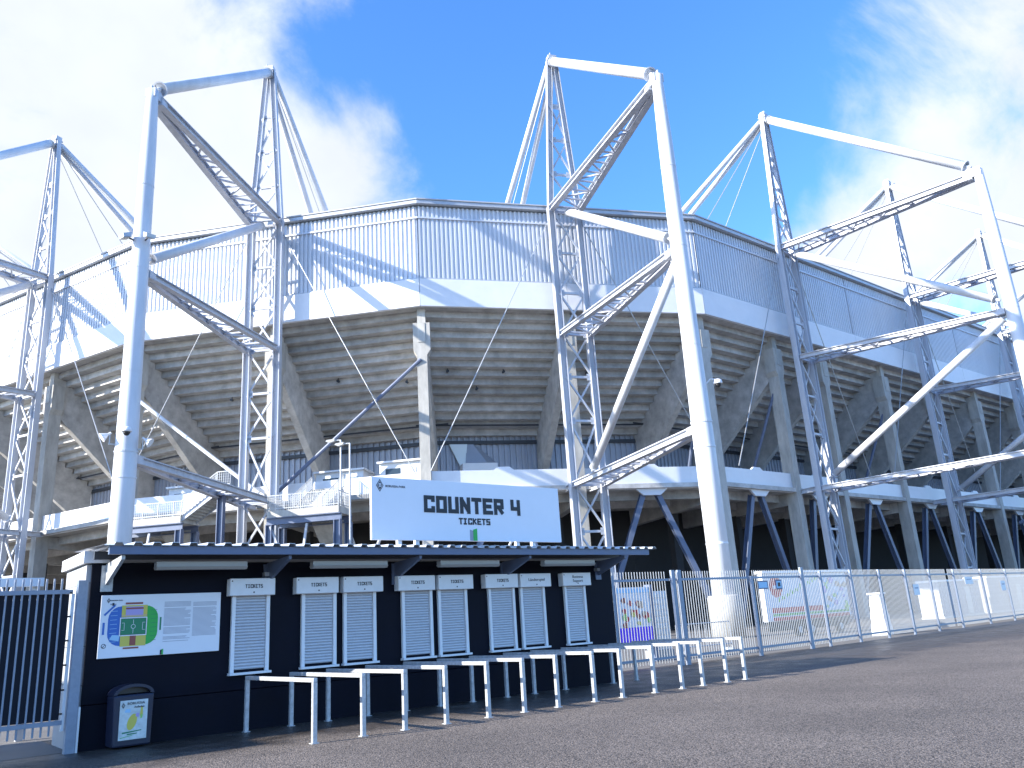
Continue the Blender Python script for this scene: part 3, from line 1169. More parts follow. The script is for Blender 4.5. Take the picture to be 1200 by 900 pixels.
tobj(mb, 'purlin', darkm)
for x in (3.55, 6.55, 9.5, 12.55, 15.75):
    mb = MB()
    mb.prism([(x - 0.03, WY, 3.10), (x - 0.03, CY0 + 0.06, 3.155), (x - 0.03, CY0 + 0.06, 3.09), (x - 0.03, WY - 0.25, 2.80), (x - 0.03, WY, 2.72)], (0.06, 0, 0))
    mb.box(x - 0.10, x + 0.10, WY - 0.035, WY, 2.62, 3.08)
    tobj(mb, 'bracket', galv if x < 4 else bluem)  # sunlit end bracket pale, shaded ones dark: light put into the colour
for (xa, xb) in ((4.2, 5.85), (7.2, 8.9), (10.25, 11.9), (13.3, 15.0)):
    mb = MB()
    mb.box(xa, xb, WY - 0.72, WY - 0.56, 2.99, 3.08)
    mb.prism([(xa, WY - 0.75, 2.99), (xa, WY - 0.53, 2.99), (xa, WY - 0.58, 2.94), (xa, WY - 0.70, 2.94)], (xb - xa, 0, 0))
    tobj(mb, 'tube_light', lamp_w, canopy)
for x in (6.5, 9.55, 12.6, 15.7):
    mb = MB()
    mb.box(x - 0.07, x + 0.07, WY - 0.14, WY - 0.0, 2.84, 2.92)
    tobj(mb, 'junction_box', gutm)


def text(name, body, m, parent, loc, size, rx=90, align='CENTER', ext=0.003, sx=1.0, off=0.0):
    cu = bpy.data.curves.new(name, 'FONT')
    cu.body = body
    cu.size = size
    cu.align_x = align
    cu.align_y = 'CENTER'
    cu.extrude = ext
    cu.offset = off
    cu.space_character = 1.05
    o = bpy.data.objects.new(name, cu)
    C.objects.link(o)
    o.location = loc
    o.rotation_euler = (R(rx), 0, 0)
    o.scale = (sx, 1, 1)
    me = bpy.data.meshes.new_from_object(o)
    me.name = name
    me.materials.clear()
    me.materials.append(m)
    M_ = o.matrix_basis.copy()
    bpy.data.objects.remove(o)
    bpy.data.curves.remove(cu)
    me.transform(M_)
    return place(name, me, parent)


# simple block lettering made of bars on a 4 x 6 grid
GLY = {
    'C': [[(0, 0), (0, 5), (3, 5), (3, 4.1)], [(0, 0), (3, 0), (3, 0.9)]],
    'O': [[(0, 0), (0, 5), (3, 5), (3, 0), (0, 0)]],
    'U': [[(0, 5), (0, 0), (3, 0), (3, 5)]],
    'N': [[(0, 0), (0, 5), (3, 0), (3, 5)]],
    'T': [[(0, 5), (3, 5)], [(1.5, 5), (1.5, 0)]],
    'E': [[(3, 5), (0, 5), (0, 0), (3, 0)], [(0, 2.5), (2.4, 2.5)]],
    'R': [[(0, 0), (0, 5), (3, 5), (3, 2.4), (0, 2.4)], [(1.3, 2.4), (3, 0)]],
    '4': [[(0, 5), (0, 2), (3, 2)], [(3, 5), (3, 0)]],
    'I': [[(0.2, 5), (2.2, 5)], [(1.2, 5), (1.2, 0)], [(0.2, 0), (2.2, 0)]],
    'K': [[(0, 5), (0, 0)], [(3, 5), (0.3, 2.4)], [(0.9, 2.9), (3, 0)]],
    'S': [[(3, 5), (0, 5), (0, 2.5), (3, 2.5), (3, 0), (0, 0)]],
}


def block_text(s, m, parent, x_c, y, z0, h, w, stroke, depth=0.012, gap=0.3):
    """heavy square lettering: capital height h, glyph width w; every letter is an object"""
    adv = w * (1 + gap)
    tot = sum(adv * (0.55 if c == ' ' else 1) for c in s) - w * gap
    x = x_c - tot / 2
    sw = stroke
    for c in s:
        if c == ' ':
            x += adv * 0.55
            continue
        mb = MB()
        kx, kz = (w - sw) / 3.0, (h - sw) / 5.0
        q = 0
        for ln in GLY[c]:
            P = [Vector((x + sw / 2 + px * kx, 0, z0 + sw / 2 + pz * kz)) for (px, pz) in ln]
            for a_, b_ in zip(P[:-1], P[1:]):
                d = (b_ - a_).normalized()
                straight = abs(d.x) < 1e-3 or abs(d.z) < 1e-3
                e = sw / 2 if straight else sw * 0.25
                s_ = Vector((-d.z, 0, d.x)) * (sw / 2)
                a2, b2 = a_ - d * e, b_ + d * e
                yy = y - depth - q * 0.0006
                q += 1
                mb.prism([(a2 + s_) + Vector((0, yy, 0)), (b2 + s_) + Vector((0, yy, 0)), (b2 - s_) + Vector((0, yy, 0)), (a2 - s_) + Vector((0, yy, 0))], (0, depth, 0))
        mb.obj('letter', m, parent)
        x += adv


# windows with roller shutters
hd = [(5.72, 6.63), (7.08, 8.02), (8.13, 9.08), (9.46, 10.42), (10.52, 11.49), (11.85, 12.84), (12.92, 13.91), (14.32, 15.3)]
fr = [(5.82, 6.58), (7.26, 8.03), (8.2, 8.97), (9.62, 10.42), (10.58, 11.39), (12.02, 12.82), (13.0, 13.79), (14.46, 15.2)]
words = ['TICKETS'] * 6 + ['Länderspiel', 'Übertragung']
ZH1, ZH0, ZSL = 2.80, 2.47, 1.05
for j, ((ha, hb), (fa, fb)) in enumerate(zip(hd, fr)):
    win = MB()
    win.box(fa, fa + 0.07, WY - 0.07, WY, ZSL, ZH0)
    win.box(fb - 0.07, fb, WY - 0.07, WY, ZSL, ZH0)
    wo = tobj(win, 'window', frame_w)
    mb = MB()
    mb.box(fa + 0.075, fb - 0.075, WY - 0.02, WY - 0.002, ZSL + 0.05, ZH0 + 0.1)
    n_sl = 24
    hgt = (ZH0 - ZSL - 0.06) / n_sl
    for q in range(n_sl):
        z = ZSL + 0.055 + q * hgt
        mb.prism([(fa + 0.075, WY - 0.022, z), (fa + 0.075, WY - 0.022, z + hgt * 0.94), (fa + 0.075, WY - 0.040, z + hgt * 0.72), (fa + 0.075, WY - 0.044, z + hgt * 0.25)], (fb - fa - 0.15, 0, 0))
    sh = tobj(mb, 'shutter', shut_m, wo)
    mb = MB()
    mb.box(fa - 0.03, fb + 0.03, WY - 0.14, WY - 0.002, ZSL - 0.045, ZSL - 0.003)
    tobj(mb, 'sill', frame_w, wo)
    mb = MB()
    mb.box(ha, hb, WY - 0.20, WY - 0.001, ZH0 + 0.003, ZH1)
    tobj(mb, 'header_box', frame_w, wo, bevel=0.012)
    mb = MB()
    mb.tube((ha + 0.04, WY - 0.205, ZH1 - 0.05), (ha + 0.04, WY - 0.198, ZH1 - 0.05), 0.014, 8)
    mb.tube(((ha + hb) / 2 + 0.02, WY - 0.205, ZH0 + 0.06), ((ha + hb) / 2 + 0.02, WY - 0.198, ZH0 + 0.06), 0.016, 8)
    tobj(mb, 'screw', blackm, wo)
    lx, lz = (ha + hb) / 2 + 0.02 - ORG.x, (ZH0 + ZH1) / 2 + 0.012
    if words[j] == 'TICKETS':
        le = empty('lettering', parent=wo)
        block_text('TICKETS', ink, le, lx, -0.201, lz - 0.035, 0.072, 0.042, 0.013, 0.004, 0.22)
    elif j == 6:
        text('lettering', 'Länderspiel', ink, wo, (lx, -0.203, lz), 0.10, sx=1.1)
    else:
        text('lettering', 'Business', ink, wo, (lx, -0.203, lz + 0.05), 0.095, sx=1.1)
        text('lettering', 'Support', ink, wo, (lx, -0.203, lz - 0.05), 0.095, sx=1.1)


# ------------------------------------------------------------------ emblem helper: plain rhombus outline with a letter
def emblem(parent, x, y, z, w, h, m_bg, m_ink):
    mb = MB()
    mb.prism([(x - w / 2, y, z), (x, y, z - h / 2), (x + w / 2, y, z), (x, y, z + h / 2)], (0, -0.004, 0))
    e = mb.obj('emblem', m_ink, parent)
    mb = MB()
    f = 0.80
    mb.prism([(x - w * f / 2, y - 0.004, z), (x, y - 0.004, z - h * f / 2), (x + w * f / 2, y - 0.004, z), (x, y - 0.004, z + h * f / 2)], (0, -0.003, 0))
    mb.obj('emblem_field', m_bg, e)
    mb = MB()
    f = 0.70
    mb.prism([(x - w * f / 2, y - 0.007, z), (x, y - 0.007, z - h * f / 2), (x + w * f / 2, y - 0.007, z), (x, y - 0.007, z + h * f / 2)], (0, -0.002, 0))
    mb.obj('emblem_core', m_ink, e)
    text('emblem_letter', 'B', m_bg, e, (x, y - 0.011, z), h * 0.42, sx=1.1, off=0.004 * h)
    return e


# ------------------------------------------------------------------ COUNTER 4 sign on the counter roof
SY = 15.62
sg = empty('counter_sign', (11.2, SY, 3.35), 0, 'large white board reading COUNTER 4 TICKETS standing on the counter roof', 'sign')
mb = MB()
mb.box(-2.68, 2.70, 0, 0.07, 0.17, 1.53)
mb.obj('board', sign_m, sg, bevel=0.008)
for x in (-1.95, -1.5, 1.35, 1.85):
    mb = MB()
    mb.box(x - 0.05, x + 0.05, 0.075, 0.16, -0.0, 1.40)
    mb.obj('post', frame_w, sg)
for x in (-1.95, 1.85):
    mb = MB()
    mb.bar((x, 0.16, 1.2), (x, 1.2, 0.03), 0.05, 0.05)
    mb.obj('stay', galv, sg)
tt_ = empty('title', parent=sg)
block_text('COUNTER 4', ink, tt_, 0.03, -0.001, 0.795, 0.385, 0.288, 0.092, 0.010, 0.14)
su = empty('subtitle', parent=sg)
block_text('TICKETS', ink, su, 0.03, -0.001, 0.545, 0.15, 0.112, 0.034, 0.008, 0.17)
mb = MB()
mb.prism([(-0.12, -0.001, 0.175), (-0.02, -0.001, 0.175), (-0.02, -0.001, 0.40), (-0.12, -0.001, 0.43)], (0, -0.006, 0))
mb.obj('logo_bar', ink_s, sg)
mb = MB()
mb.prism([(-0.03, -0.008, 0.175), (0.08, -0.008, 0.175), (0.08, -0.008, 0.46), (-0.03, -0.008, 0.43)], (0, -0.006, 0))
mb.obj('logo_bar', green, sg)
emblem(sg, -2.47, -0.001, 1.345, 0.18, 0.28, sign_m, ink)
text('lettering', 'BORUSSIA-PARK', ink, sg, (-2.08, -0.004, 1.335), 0.068, sx=0.98)

# ------------------------------------------------------------------ stadium plan board on the wall
ib = empty('information_board', (4.53, WY, 2.02), 0, 'white wall board with a coloured seating plan and two columns of small print', 'board')
mb = MB()
mb.box(-1.05, 1.07, -0.05, -0.001, -0.545, 0.535)
mb.obj('board', sign_m, ib, bevel=0.006)


def flat(name, pts, m, lay, parent, cx=0, cz=0):
    mb = MB()
    y = -0.051 - lay * 0.0025
    mb.prism([(cx + x, y, cz + z) for (x, z) in pts], (0, -0.002, 0))
    return mb.obj(name, m, parent)


def rrect(x0, x1, z0, z1, r, n=5):
    out = []
    for (cx, cz, a0) in ((x1 - r, z1 - r, 0), (x0 + r, z1 - r, 90), (x0 + r, z0 + r, 180), (x1 - r, z0 + r, 270)):
        for k in range(n + 1):
            t = R(a0 + 90 * k / n)
            out.append((cx + r * math.cos(t), cz + r * math.sin(t)))
    return out


pl = empty('seating_plan', (0.075, 0, 0), parent=ib)
pl.scale = (1.14, 1, 1.14)
PX, PZc = -0.50, -0.005
flat('stand', [p for p in rrect(-0.37, 0.37, -0.30, 0.30, 0.19)], p_blue, 0, pl, PX, PZc)
flat('stand', [(0.16, 0.30)] + [(0.18 + 0.19 * math.sin(R(a_)), 0.11 + 0.19 * math.cos(R(a_))) for a_ in range(0, 91, 15)] + [(0.18 + 0.19 * math.cos(R(a_)), -0.11 - 0.19 * math.sin(R(a_))) for a_ in range(0, 91, 15)] + [(0.16, -0.30)], green, 1, pl, PX, PZc)
flat('stand', [(-0.18, 0.13), (0.2, 0.13), (0.2, 0.31), (-0.18, 0.31)], p_yel, 2, pl, PX, PZc)
flat('stand', [(-0.18, -0.31), (0.2, -0.31), (0.2, -0.15), (-0.18, -0.15)], p_yel, 2, pl, PX, PZc)
flat('stand', [(-0.12, 0.14), (0.14, 0.14), (0.14, 0.29), (-0.12, 0.29)], p_lilac, 3, pl, PX, PZc)
flat('stand', [(-0.12, 0.25), (0.14, 0.25), (0.14, 0.275), (-0.12, 0.275)], p_brown, 4, pl, PX, PZc)
flat('stand', [(-0.18, 0.145), (0.2, 0.145), (0.2, 0.16), (-0.18, 0.16)], p_tan, 4, pl, PX, PZc)
flat('stand', [(-0.04, -0.30), (0.05, -0.30), (0.05, -0.155), (-0.04, -0.155)], p_brown, 3, pl, PX, PZc)
flat('stand', [(-0.34, -0.20), (-0.20, -0.23), (-0.19, -0.14), (-0.30, -0.13)], p_lblue, 3, pl, PX, PZc)
flat('border', [(-0.20, -0.155), (0.205, -0.155), (0.205, 0.125), (-0.20, 0.125)], sign_m, 4, pl, PX, PZc)
flat('border', [(-0.185, -0.14), (0.19, -0.14), (0.19, 0.11), (-0.185, 0.11)], ink, 5, pl, PX, PZc)
flat('pitch', [(-0.18, -0.135), (0.185, -0.135), (0.185, 0.105), (-0.18, 0.105)], p_pitch, 6, pl, PX, PZc)
for (x0, x1, z0, z1) in ((-0.003, 0.003, -0.12, 0.09), (-0.17, -0.13, -0.07, -0.065), (-0.17, -0.13, 0.04, 0.045), (-0.135, -0.13, -0.07, 0.045), (0.135, 0.175, -0.07, -0.065), (0.135, 0.175, 0.04, 0.045), (0.135, 0.14, -0.07, 0.045)):
    flat('pitch_line', [(x0, z0), (x1, z0), (x1, z1), (x0, z1)], sign_m, 7, pl, PX, PZc)
flat('pitch_line', [(0.035 * math.cos(R(30 * k)), -0.015 + 0.035 * math.sin(R(30 * k))) for k in range(12)], sign_m, 7, pl, PX, PZc)
flat('pitch_line', [(0.028 * math.cos(R(30 * k)), -0.015 + 0.028 * math.sin(R(30 * k))) for k in range(12)], p_pitch, 8, pl, PX, PZc)
for q in range(8):
    z = -0.24 + q * 0.066
    flat('block_mark', [(0.26, z), (0.35, z + 0.004), (0.35, z + 0.01), (0.26, z + 0.006)], p_pitch, 2, pl, PX, PZc)
    flat('block_mark', [(-0.34, z), (-0.24, z + 0.004), (-0.24, z + 0.01), (-0.34, z + 0.006)], p_lblue, 2, pl, PX, PZc)
flat('caption_bar', [(-0.13, 0.325), (0.13, 0.325), (0.13, 0.355), (-0.13, 0.355)], p_brown, 1, pl, PX, PZc)
flat('caption_bar', [(-0.13, -0.35), (0.10, -0.35), (0.10, -0.325), (-0.13, -0.325)], p_brown, 1, pl, PX, PZc)
flat('caption_bar', [(-0.445, -0.12), (-0.415, -0.12), (-0.415, 0.06), (-0.445, 0.06)], p_blue, 1, pl, PX, PZc)
flat('caption_bar', [(0.40, -0.09), (0.425, -0.09), (0.425, 0.11), (0.40, 0.11)], p_pitch, 1, pl, PX, PZc)
flat('caption_bar', [(-0.44, 0.18), (-0.42, 0.16), (-0.27, 0.31), (-0.29, 0.33)], p_blue, 1, pl, PX, PZc)
flat('symbol', [(-0.41 + 0.035 * math.cos(R(30 * k)), -0.29 + 0.035 * math.sin(R(30 * k))) for k in range(12)], ink, 1, pl, PX, PZc)
flat('symbol', [(-0.41 + 0.026 * math.cos(R(30 * k)), -0.29 + 0.026 * math.sin(R(30 * k))) for k in range(12)], sign_m, 2, pl, PX, PZc)
flat('symbol', [(-0.43, -0.305), (-0.42, -0.31), (-0.39, -0.275), (-0.395, -0.27)], ink, 3, pl, PX, PZc)
emblem(ib, -0.93, -0.051, 0.44, 0.06, 0.09, sign_m, ink)
text('lettering', 'BORUSSIA-PARK', ink, ib, (-0.80, -0.054, 0.44), 0.028)
flat('compass', [(-0.90, 0.365), (-0.80, 0.365), (-0.80, 0.385), (-0.90, 0.385)], ink_s, 1, ib)
flat('compass', [(-0.865, 0.35), (-0.835, 0.35), (-0.835, 0.40), (-0.865, 0.40)], ink, 2, ib)
tb = MB()
rnd = random.Random(11)
for (xa, xb, za, zb) in ((0.03, 0.52, -0.32, 0.40), (0.55, 1.0, -0.26, 0.38)):
    z = zb
    while z > za:
        z -= 0.020
        if rnd.random() < 0.13:
            continue
        e = xb - (rnd.random() * 0.12 if rnd.random() < 0.3 else 0.01)
        tb.prism([(xa, -0.053, z), (e, -0.053, z), (e, -0.053, z + 0.008), (xa, -0.053, z + 0.008)], (0, -0.001, 0))
o = tb.obj('small_print', ink_s, ib)
o['kind'] = 'stuff'
flat('logo_bar', [(-0.005, -0.54), (0.022, -0.54), (0.022, -0.45), (-0.005, -0.46)], ink, 1, ib)
flat('logo_bar', [(0.022, -0.54), (0.05, -0.54), (0.05, -0.44), (0.022, -0.45)], green, 2, ib)

# ------------------------------------------------------------------ litter bin
bn = empty('litter_bin', (4.02, 16.12, 0), R(2), 'dark blue litter bin with an arched hood and a yellow poster, below the seating plan', 'bin')
mb = MB()
mb.prism([(-0.31, -0.26, 0.03), (0.31, -0.26, 0.03), (0.33, -0.26, 0.86), (-0.33, -0.26, 0.86)], (0, 0.44, 0))
mb.obj('body', bin_m, bn, bevel=0.03)
mb = MB()
arc = [(0.33 * math.cos(R(a_)), 0.86 + 0.17 * math.sin(R(a_))) for a_ in range(0, 181, 15)]
inn = [(0.27 * math.cos(R(a_)), 0.87 + 0.11 * math.sin(R(a_))) for a_ in range(180, -1, -15)]
mb.prism([(x, -0.25, z) for (x, z) in arc + inn], (0, 0.43, 0))
mb.obj('hood', bin_m, bn)
mb = MB()
mb.prism([(x, -0.12, z) for (x, z) in [(0.265 * math.cos(R(a_)), 0.875 + 0.105 * math.sin(R(a_))) for a_ in range(0, 181, 15)]], (0, 0.3, 0))
mb.obj('inner_liner', blackm, bn)
mb = MB()
mb.box(-0.225, 0.225, -0.275, -0.262, 0.14, 0.77)
po_ = mb.obj('poster', binp_m, bn)


def bflat(name, pts, m, lay):
    mb = MB()
    y = -0.2755 - lay * 0.002
    mb.prism([(x, y, z) for (x, z) in pts], (0, -0.0015, 0))
    return mb.obj(name, m, po_)


bflat('print', [(0.10 * math.cos(R(20 * k)) * 0.75 - 0.02 + 0.10 * math.sin(R(20 * k)) * 0.3, 0.42 + 0.13 * math.sin(R(20 * k))) for k in range(18)], p_yel, 0)
bflat('print', [(0.10, 0.50), (0.15, 0.52), (0.145, 0.64), (0.115, 0.66)], p_yel, 0)
bflat('print', [(0.11, 0.46), (0.14, 0.47), (0.15, 0.53), (0.115, 0.53)], p_green2, 1)
bflat('print', [(0.03, 0.51), (0.08, 0.48), (0.09, 0.55), (0.05, 0.56)], p_lilac, 1)
bflat('print', [(-0.15, 0.58), (-0.05, 0.57), (-0.06, 0.63), (-0.13, 0.63)], p_lblue, 0)
bflat('print', [(-0.17, 0.24), (0.14, 0.27), (0.14, 0.285), (-0.17, 0.265)], p_pitch, 0)
bflat('print', [(-0.09, 0.215), (0.07, 0.225), (0.07, 0.24), (-0.09, 0.235)], p_pitch, 0)
bflat('print', [(-0.2, 0.17), (0.0, 0.205), (0.0, 0.212), (-0.2, 0.18)], green, 0)
emblem(po_, -0.175, -0.2755, 0.69, 0.06, 0.09, binp_m, ink)
text('lettering', 'BORUSSIA', ink, po_, (0.03, -0.279, 0.715), 0.055, sx=1.1)
text('lettering', 'Aufladen', ink, po_, (0.085, -0.279, 0.655), 0.045)

# ------------------------------------------------------------------ queue barriers
BX = [6.05, 6.92, 7.72, 8.57, 9.5, 10.35, 11.2, 12.2, 13.0, 14.0, 14.9, 15.62, 16.5, 17.2]
LAST = ['first', 'second', 'third', 'fourth', 'fifth', 'sixth', 'seventh', 'eighth', 'ninth', 'tenth', 'eleventh', 'twelfth']
WIN = ['under the first shutter from the left', 'left of the second shutter', 'between the second and third shutters', 'right of the third shutter',
       'under the fourth shutter', 'left of the fifth shutter', 'under the fifth shutter', 'left of the sixth shutter', 'below the sixth shutter',
       'below the seventh shutter', 'left of the eighth shutter', 'below the eighth shutter', 'just past the corner of the counter', 'outermost, in front of the fence pickets']


def barrier_parts(root):
    for y in (0, 2.95):
        mb = MB()
        mb.box(-0.035, 0.035, y, y + 0.07, 0.0, 0.915)
        leg = mb.obj('leg', galv, root)
        mb = MB()
        mb.box(-0.06, 0.06, y - 0.03, y + 0.10, 0.0, 0.012)
        mb.obj('foot_plate', galv, leg)
    mb = MB()
    mb.box(-0.035, 0.035, 0.0, 3.02, 0.917, 0.985)
    mb.obj('rail', galv, root, bevel=0.006)


b0 = empty('queue_barrier', (BX[0], 13.02, 0), 0)
barrier_parts(b0)
for j, x in enumerate(BX):
    o = b0 if j == 0 else copy_tree(b0)
    o.location = (x, 13.02, 0)
    o.rotation_euler = (0, 0, R(random.uniform(-0.5, 0.5)))
    nm = LAST[j] if j < 12 else ('thirteenth' if j == 12 else 'last')
    tag(o, nm + ' silver queue barrier from the left, ' + WIN[j], 'barrier', 'queue barriers in front of the shutters')

# ------------------------------------------------------------------ left gate
GY = 16.36
gate = empty('gate', (2.82, GY, 0), R(0), 'blue grey barred gate with dark screen behind it at the left edge', 'gate')
px_m = MB()
px_m.tube((0, 0, 0.30), (0, 0, 2.86), 0.017, 8)
picket_me = px_m.mesh('picket', rail_m)
for j in range(25):
    place('picket', picket_me, gate, (0.02 - j * 0.118, 0, 0))
for z, h in ((2.60, 0.07), (0.46, 0.07)):
    mb = MB()
    mb.box(-2.9, 0.2, -0.025, 0.035, z, z + h)
    mb.obj('rail', rail_m, gate)
mb = MB()
mb.box(-2.9, 0.16, 0.045, 0.06, 0.54, 2.60)
mb.obj('screen', mesh_in, gate)
mb = MB()
mb.box(0.19, 0.235, -0.02, 0.04, 0.36, 2.60)
mb.obj('frame_bar', frame_w, gate)
for z in (0.62, 1.0, 1.4, 1.8, 2.2, 2.6):
    mb = MB()
    mb.box(0.15, 0.19, -0.04, 0.0, z, z + 0.03)
    mb.obj('hinge', blackm, gate)
gp = empty('gate_post', (3.17, 16.28, 0), 0, 'square steel gate post at the left corner of the counter', 'post')
mb = MB()
mb.box(-0.10, 0.06, -0.08, 0.08, 0, 2.82)
mb.obj('post', rail_m, gp, bevel=0.006)
mb = MB()
mb.box(0.065, 0.10, -0.06, 0.06, 0, 0.72)
mb.obj('cover_strip', frame_w, gp)
ge = empty('fence', (-0.1, GY, 0), R(180), 'blue grey barred fence with dark screen left of the gate, unseen, added for its shade', 'fence')  # unseen stretch, added so its screen shades the ground
for j in range(1, 11):
    place('picket', picket_me, ge, (j * 0.118, 0, 0))
for z in (2.60, 0.46):
    mb = MB()
    mb.box(0.1, 1.3, -0.035, 0.025, z, z + 0.07)
    mb.obj('rail', rail_m, ge)
mb = MB()
mb.box(0.1, 1.3, -0.06, -0.045, 0.54, 2.60)
mb.obj('screen', mesh_in, ge)
for j in range(1):
    mb = MB()
    mb.box(0.05 + j * 2.9, 0.15 + j * 2.9, -0.16, -0.065, 0, 2.8)
    mb.obj('post', rail_m, ge)
gh = empty('shadow_building', (-12.2, 18.6, 0), 0, 'unseen flat roofed navy building left of the gate, added to cast a shadow', 'building')  # unseen block, added to cast the shadow band on the left forecourt
mb = MB()
mb.box(-8, 8, -2.2, 2.4, 0, 4.2)
mb.obj('wall', navy, gh)
mb = MB()
mb.box(-8.15, 8.15, -2.35, 2.5, 4.205, 4.45)
mb.obj('roof', white_p, gh)
for x in (-5.0, -1.6, 1.8, 5.2):
    mb = MB()
    mb.box(x - 0.7, x + 0.7, -2.26, -2.202, 1.1, 2.5)
    wo = mb.obj('window', frame_w, gh)
    mb = MB()
    mb.box(x - 0.62, x + 0.62, -2.275, -2.261, 1.18, 2.42)
    mb.obj('pane', glassm, wo)
# pale beam seen over the gate screen
hb_ = empty('barrier_beam', (0.5, 19.5, 0), 0, 'long white horizontal barrier beam behind the left gate', 'barrier')
mb = MB()
mb.box(-6, 2.55, 0, 0.12, 2.95, 3.12)
mb.obj('beam', frame_w, hb_)
for x in (-5.5, -2.0, 2.4):
    mb = MB()
    mb.box(x - 0.06, x + 0.06, 0.13, 0.25, 0, 3.1)
    mb.obj('post', frame_w, hb_)

# ------------------------------------------------------------------ fence right of the counter
mb = MB()
mb.tube((0, 0, 0.12), (0, 0, 2.96), 0.0135, 6)
pick2 = mb.mesh('picket', galv_p)
mb = MB()
mb.tube((0, 0, 0.12), (0, 0, 2.96), 0.0125, 6)
pick_far = mb.mesh('picket', galv_p)


def fence(x0, y0, x1, y1, label, cat, spacing, posts, meshes, lo=0.24, group=None):
    ln = math.hypot(x1 - x0, y1 - y0)
    a_ = math.atan2(y1 - y0, x1 - x0)
    f = empty('fence' if cat == 'fence' else 'fence_gate', (x0, y0, 0), a_, label, cat, group)
    k_ = int(ln / spacing)
    for j in range(1, k_):
        place('picket', meshes, f, (j * spacing, 0, 0))
    for z in (lo, 2.66):
        mb = MB()
        mb.box(0, ln, -0.055, -0.024, z, z + 0.075)
        mb.obj('rail', rail_m, f)
    for (s, w, hh) in posts:
        mb = MB()
        mb.box(s - w / 2, s + w / 2, -0.14, -0.058, 0, hh)
        mb.obj('post', rail_m, f)
    return f


fence(16.35, 18.6, 21.1, 18.62, 'galvanised picket fence between the counter corner and the double gate post', 'fence', 0.128, [(0.1, 0.12, 2.9), (2.05, 0.09, 2.85)], pick2)
fence(21.15, 18.62, 25.6, 18.66, 'picket gate in front of the white pole pedestal', 'gate', 0.128, [(0.1, 0.16, 3.0), (0.42, 0.16, 3.0), (4.38, 0.14, 2.75)], pick2)
fence(25.65, 18.66, 29.3, 18.9, 'picket gate in front of the food stall banner', 'gate', 0.128, [(3.45, 0.20, 3.05)], pick2)
fence(29.35, 18.9, 44.5, 20.3, 'long galvanised picket fence with the white bollard behind it', 'fence', 0.125, [(1.2, 0.1, 2.9), (3.9, 0.12, 2.95), (6.75, 0.12, 2.95), (9.6, 0.12, 2.95), (12.6, 0.12, 2.95)], pick_far)
fence(44.55, 20.3, 75.0, 23.1, 'distant stretch of galvanised picket fence at the right edge', 'fence', 0.125, [(0.6 + 4.2 * k, 0.14, 2.95) for k in range(8)], pick_far)


# small notices fixed to the fence
for (x, y, z, w, h, m, lab) in ((26.15, 18.58, 2.42, 0.62, 0.30, bluem, 'blue grey notice plate on the fence gate post'),
                                (27.25, 18.66, 2.42, 0.36, 0.36, bluem, 'small square notice with a pictogram on the fence gate'),
                                (39.8, 19.72, 2.0, 0.55, 0.5, frame_w, 'small blank white notice on the long fence'),
                                (47.1, 20.42, 2.35, 0.9, 0.38, frame_w, 'wide white notice high on the distant fence'),
                                (52.5, 20.9, 2.0, 0.6, 0.55, frame_w, 'square white notice under a red mark on the distant fence')):
    o = empty('notice', (x, y, z), 0, lab, 'notice')
    mb = MB()
    mb.box(-w / 2, w / 2, -0.05, -0.03, -h / 2, h / 2)
    mb.obj('plate', m, o)
    mb = MB()
    if m is bluem:
        mb.box(-w * 0.42, w * 0.42, -0.053, -0.0505, -h * 0.34, h * 0.34)
        mb.obj('print', p_lblue, o)
        if w < 0.5:
            mb = MB()
            mb.box(-w * 0.2, w * 0.25, -0.056, -0.0535, -h * 0.2, h * 0.2)
            mb.obj('pictogram', ink, o)
    else:
        mb.box(-w * 0.3, w * 0.3, -0.053, -0.0505, h * 0.1, h * 0.2)
        mb.obj('print', ink_s, o)

# ------------------------------------------------------------------ things behind the fence
st = empty('advertising_stand', (22.3, 21.4, 0), 0, 'upright poster stand with a purple lower half and a fruity picture behind the fence', 'poster stand')
mb = MB()
mb.box(-0.86, 0.86, 0, 0.25, 0.55, 2.62)
mb.obj('panel', white_p, st)
for x in (0.88, -1.02):
    mb = MB()
    mb.box(x, x + 0.14, -0.02, 0.28, 0, 2.7)
    mb.obj('frame_post', bluem, st)
mb = MB()
mb.box(-0.84, 0.84, -0.012, -0.002, 0.58, 1.22)
mb.obj('print', p_purple, st)
mb = MB()
mb.box(-0.84, 0.84, -0.012, -0.002, 2.42, 2.56)
mb.obj('print', p_lblue, st)
rnd = random.Random(5)
for k in range(26):
    x, z = rnd.uniform(-0.75, 0.75), rnd.uniform(1.28, 1.75) if k % 2 else rnd.uniform(1.5, 2.2)
    m = rnd.choice([p_green2, green, p_red, p_tan, p_yel, p_brown]) if k % 2 else rnd.choice([p_tan, p_red, p_brown])
    if k % 2 == 0 and rnd.random() < 0.4:
        continue
    r_ = rnd.uniform(0.05, 0.15)
    mb = MB()
    y = -0.004 - k * 0.0012
    mb.prism([(x + r_ * math.cos(R(45 * q)) * rnd.uniform(0.7, 1.2), y, z + r_ * math.sin(R(45 * q)) * rnd.uniform(0.6, 1.2)) for q in range(8)], (0, -0.001, 0))
    mb.obj('print', m, st)

ln_ = empty('advertising_column', (25.0, 22.6, 0), 0, 'narrow grey perforated column beside the purple poster stand', 'column')
mb = MB()
mb.box(-0.45, 0.45, 0, 0.5, 0.3, 2.5)
mb.obj('body', shut_m, ln_)
for k in range(9):
    mb = MB()
    mb.box(-0.40, 0.40, -0.03, -0.002, 0.4 + k * 0.23, 0.54 + k * 0.23)
    mb.obj('panel', gutm, ln_)
mb = MB()
mb.box(-0.5, 0.5, -0.05, 0.55, 0, 0.29)
mb.obj('base', conc, ln_)

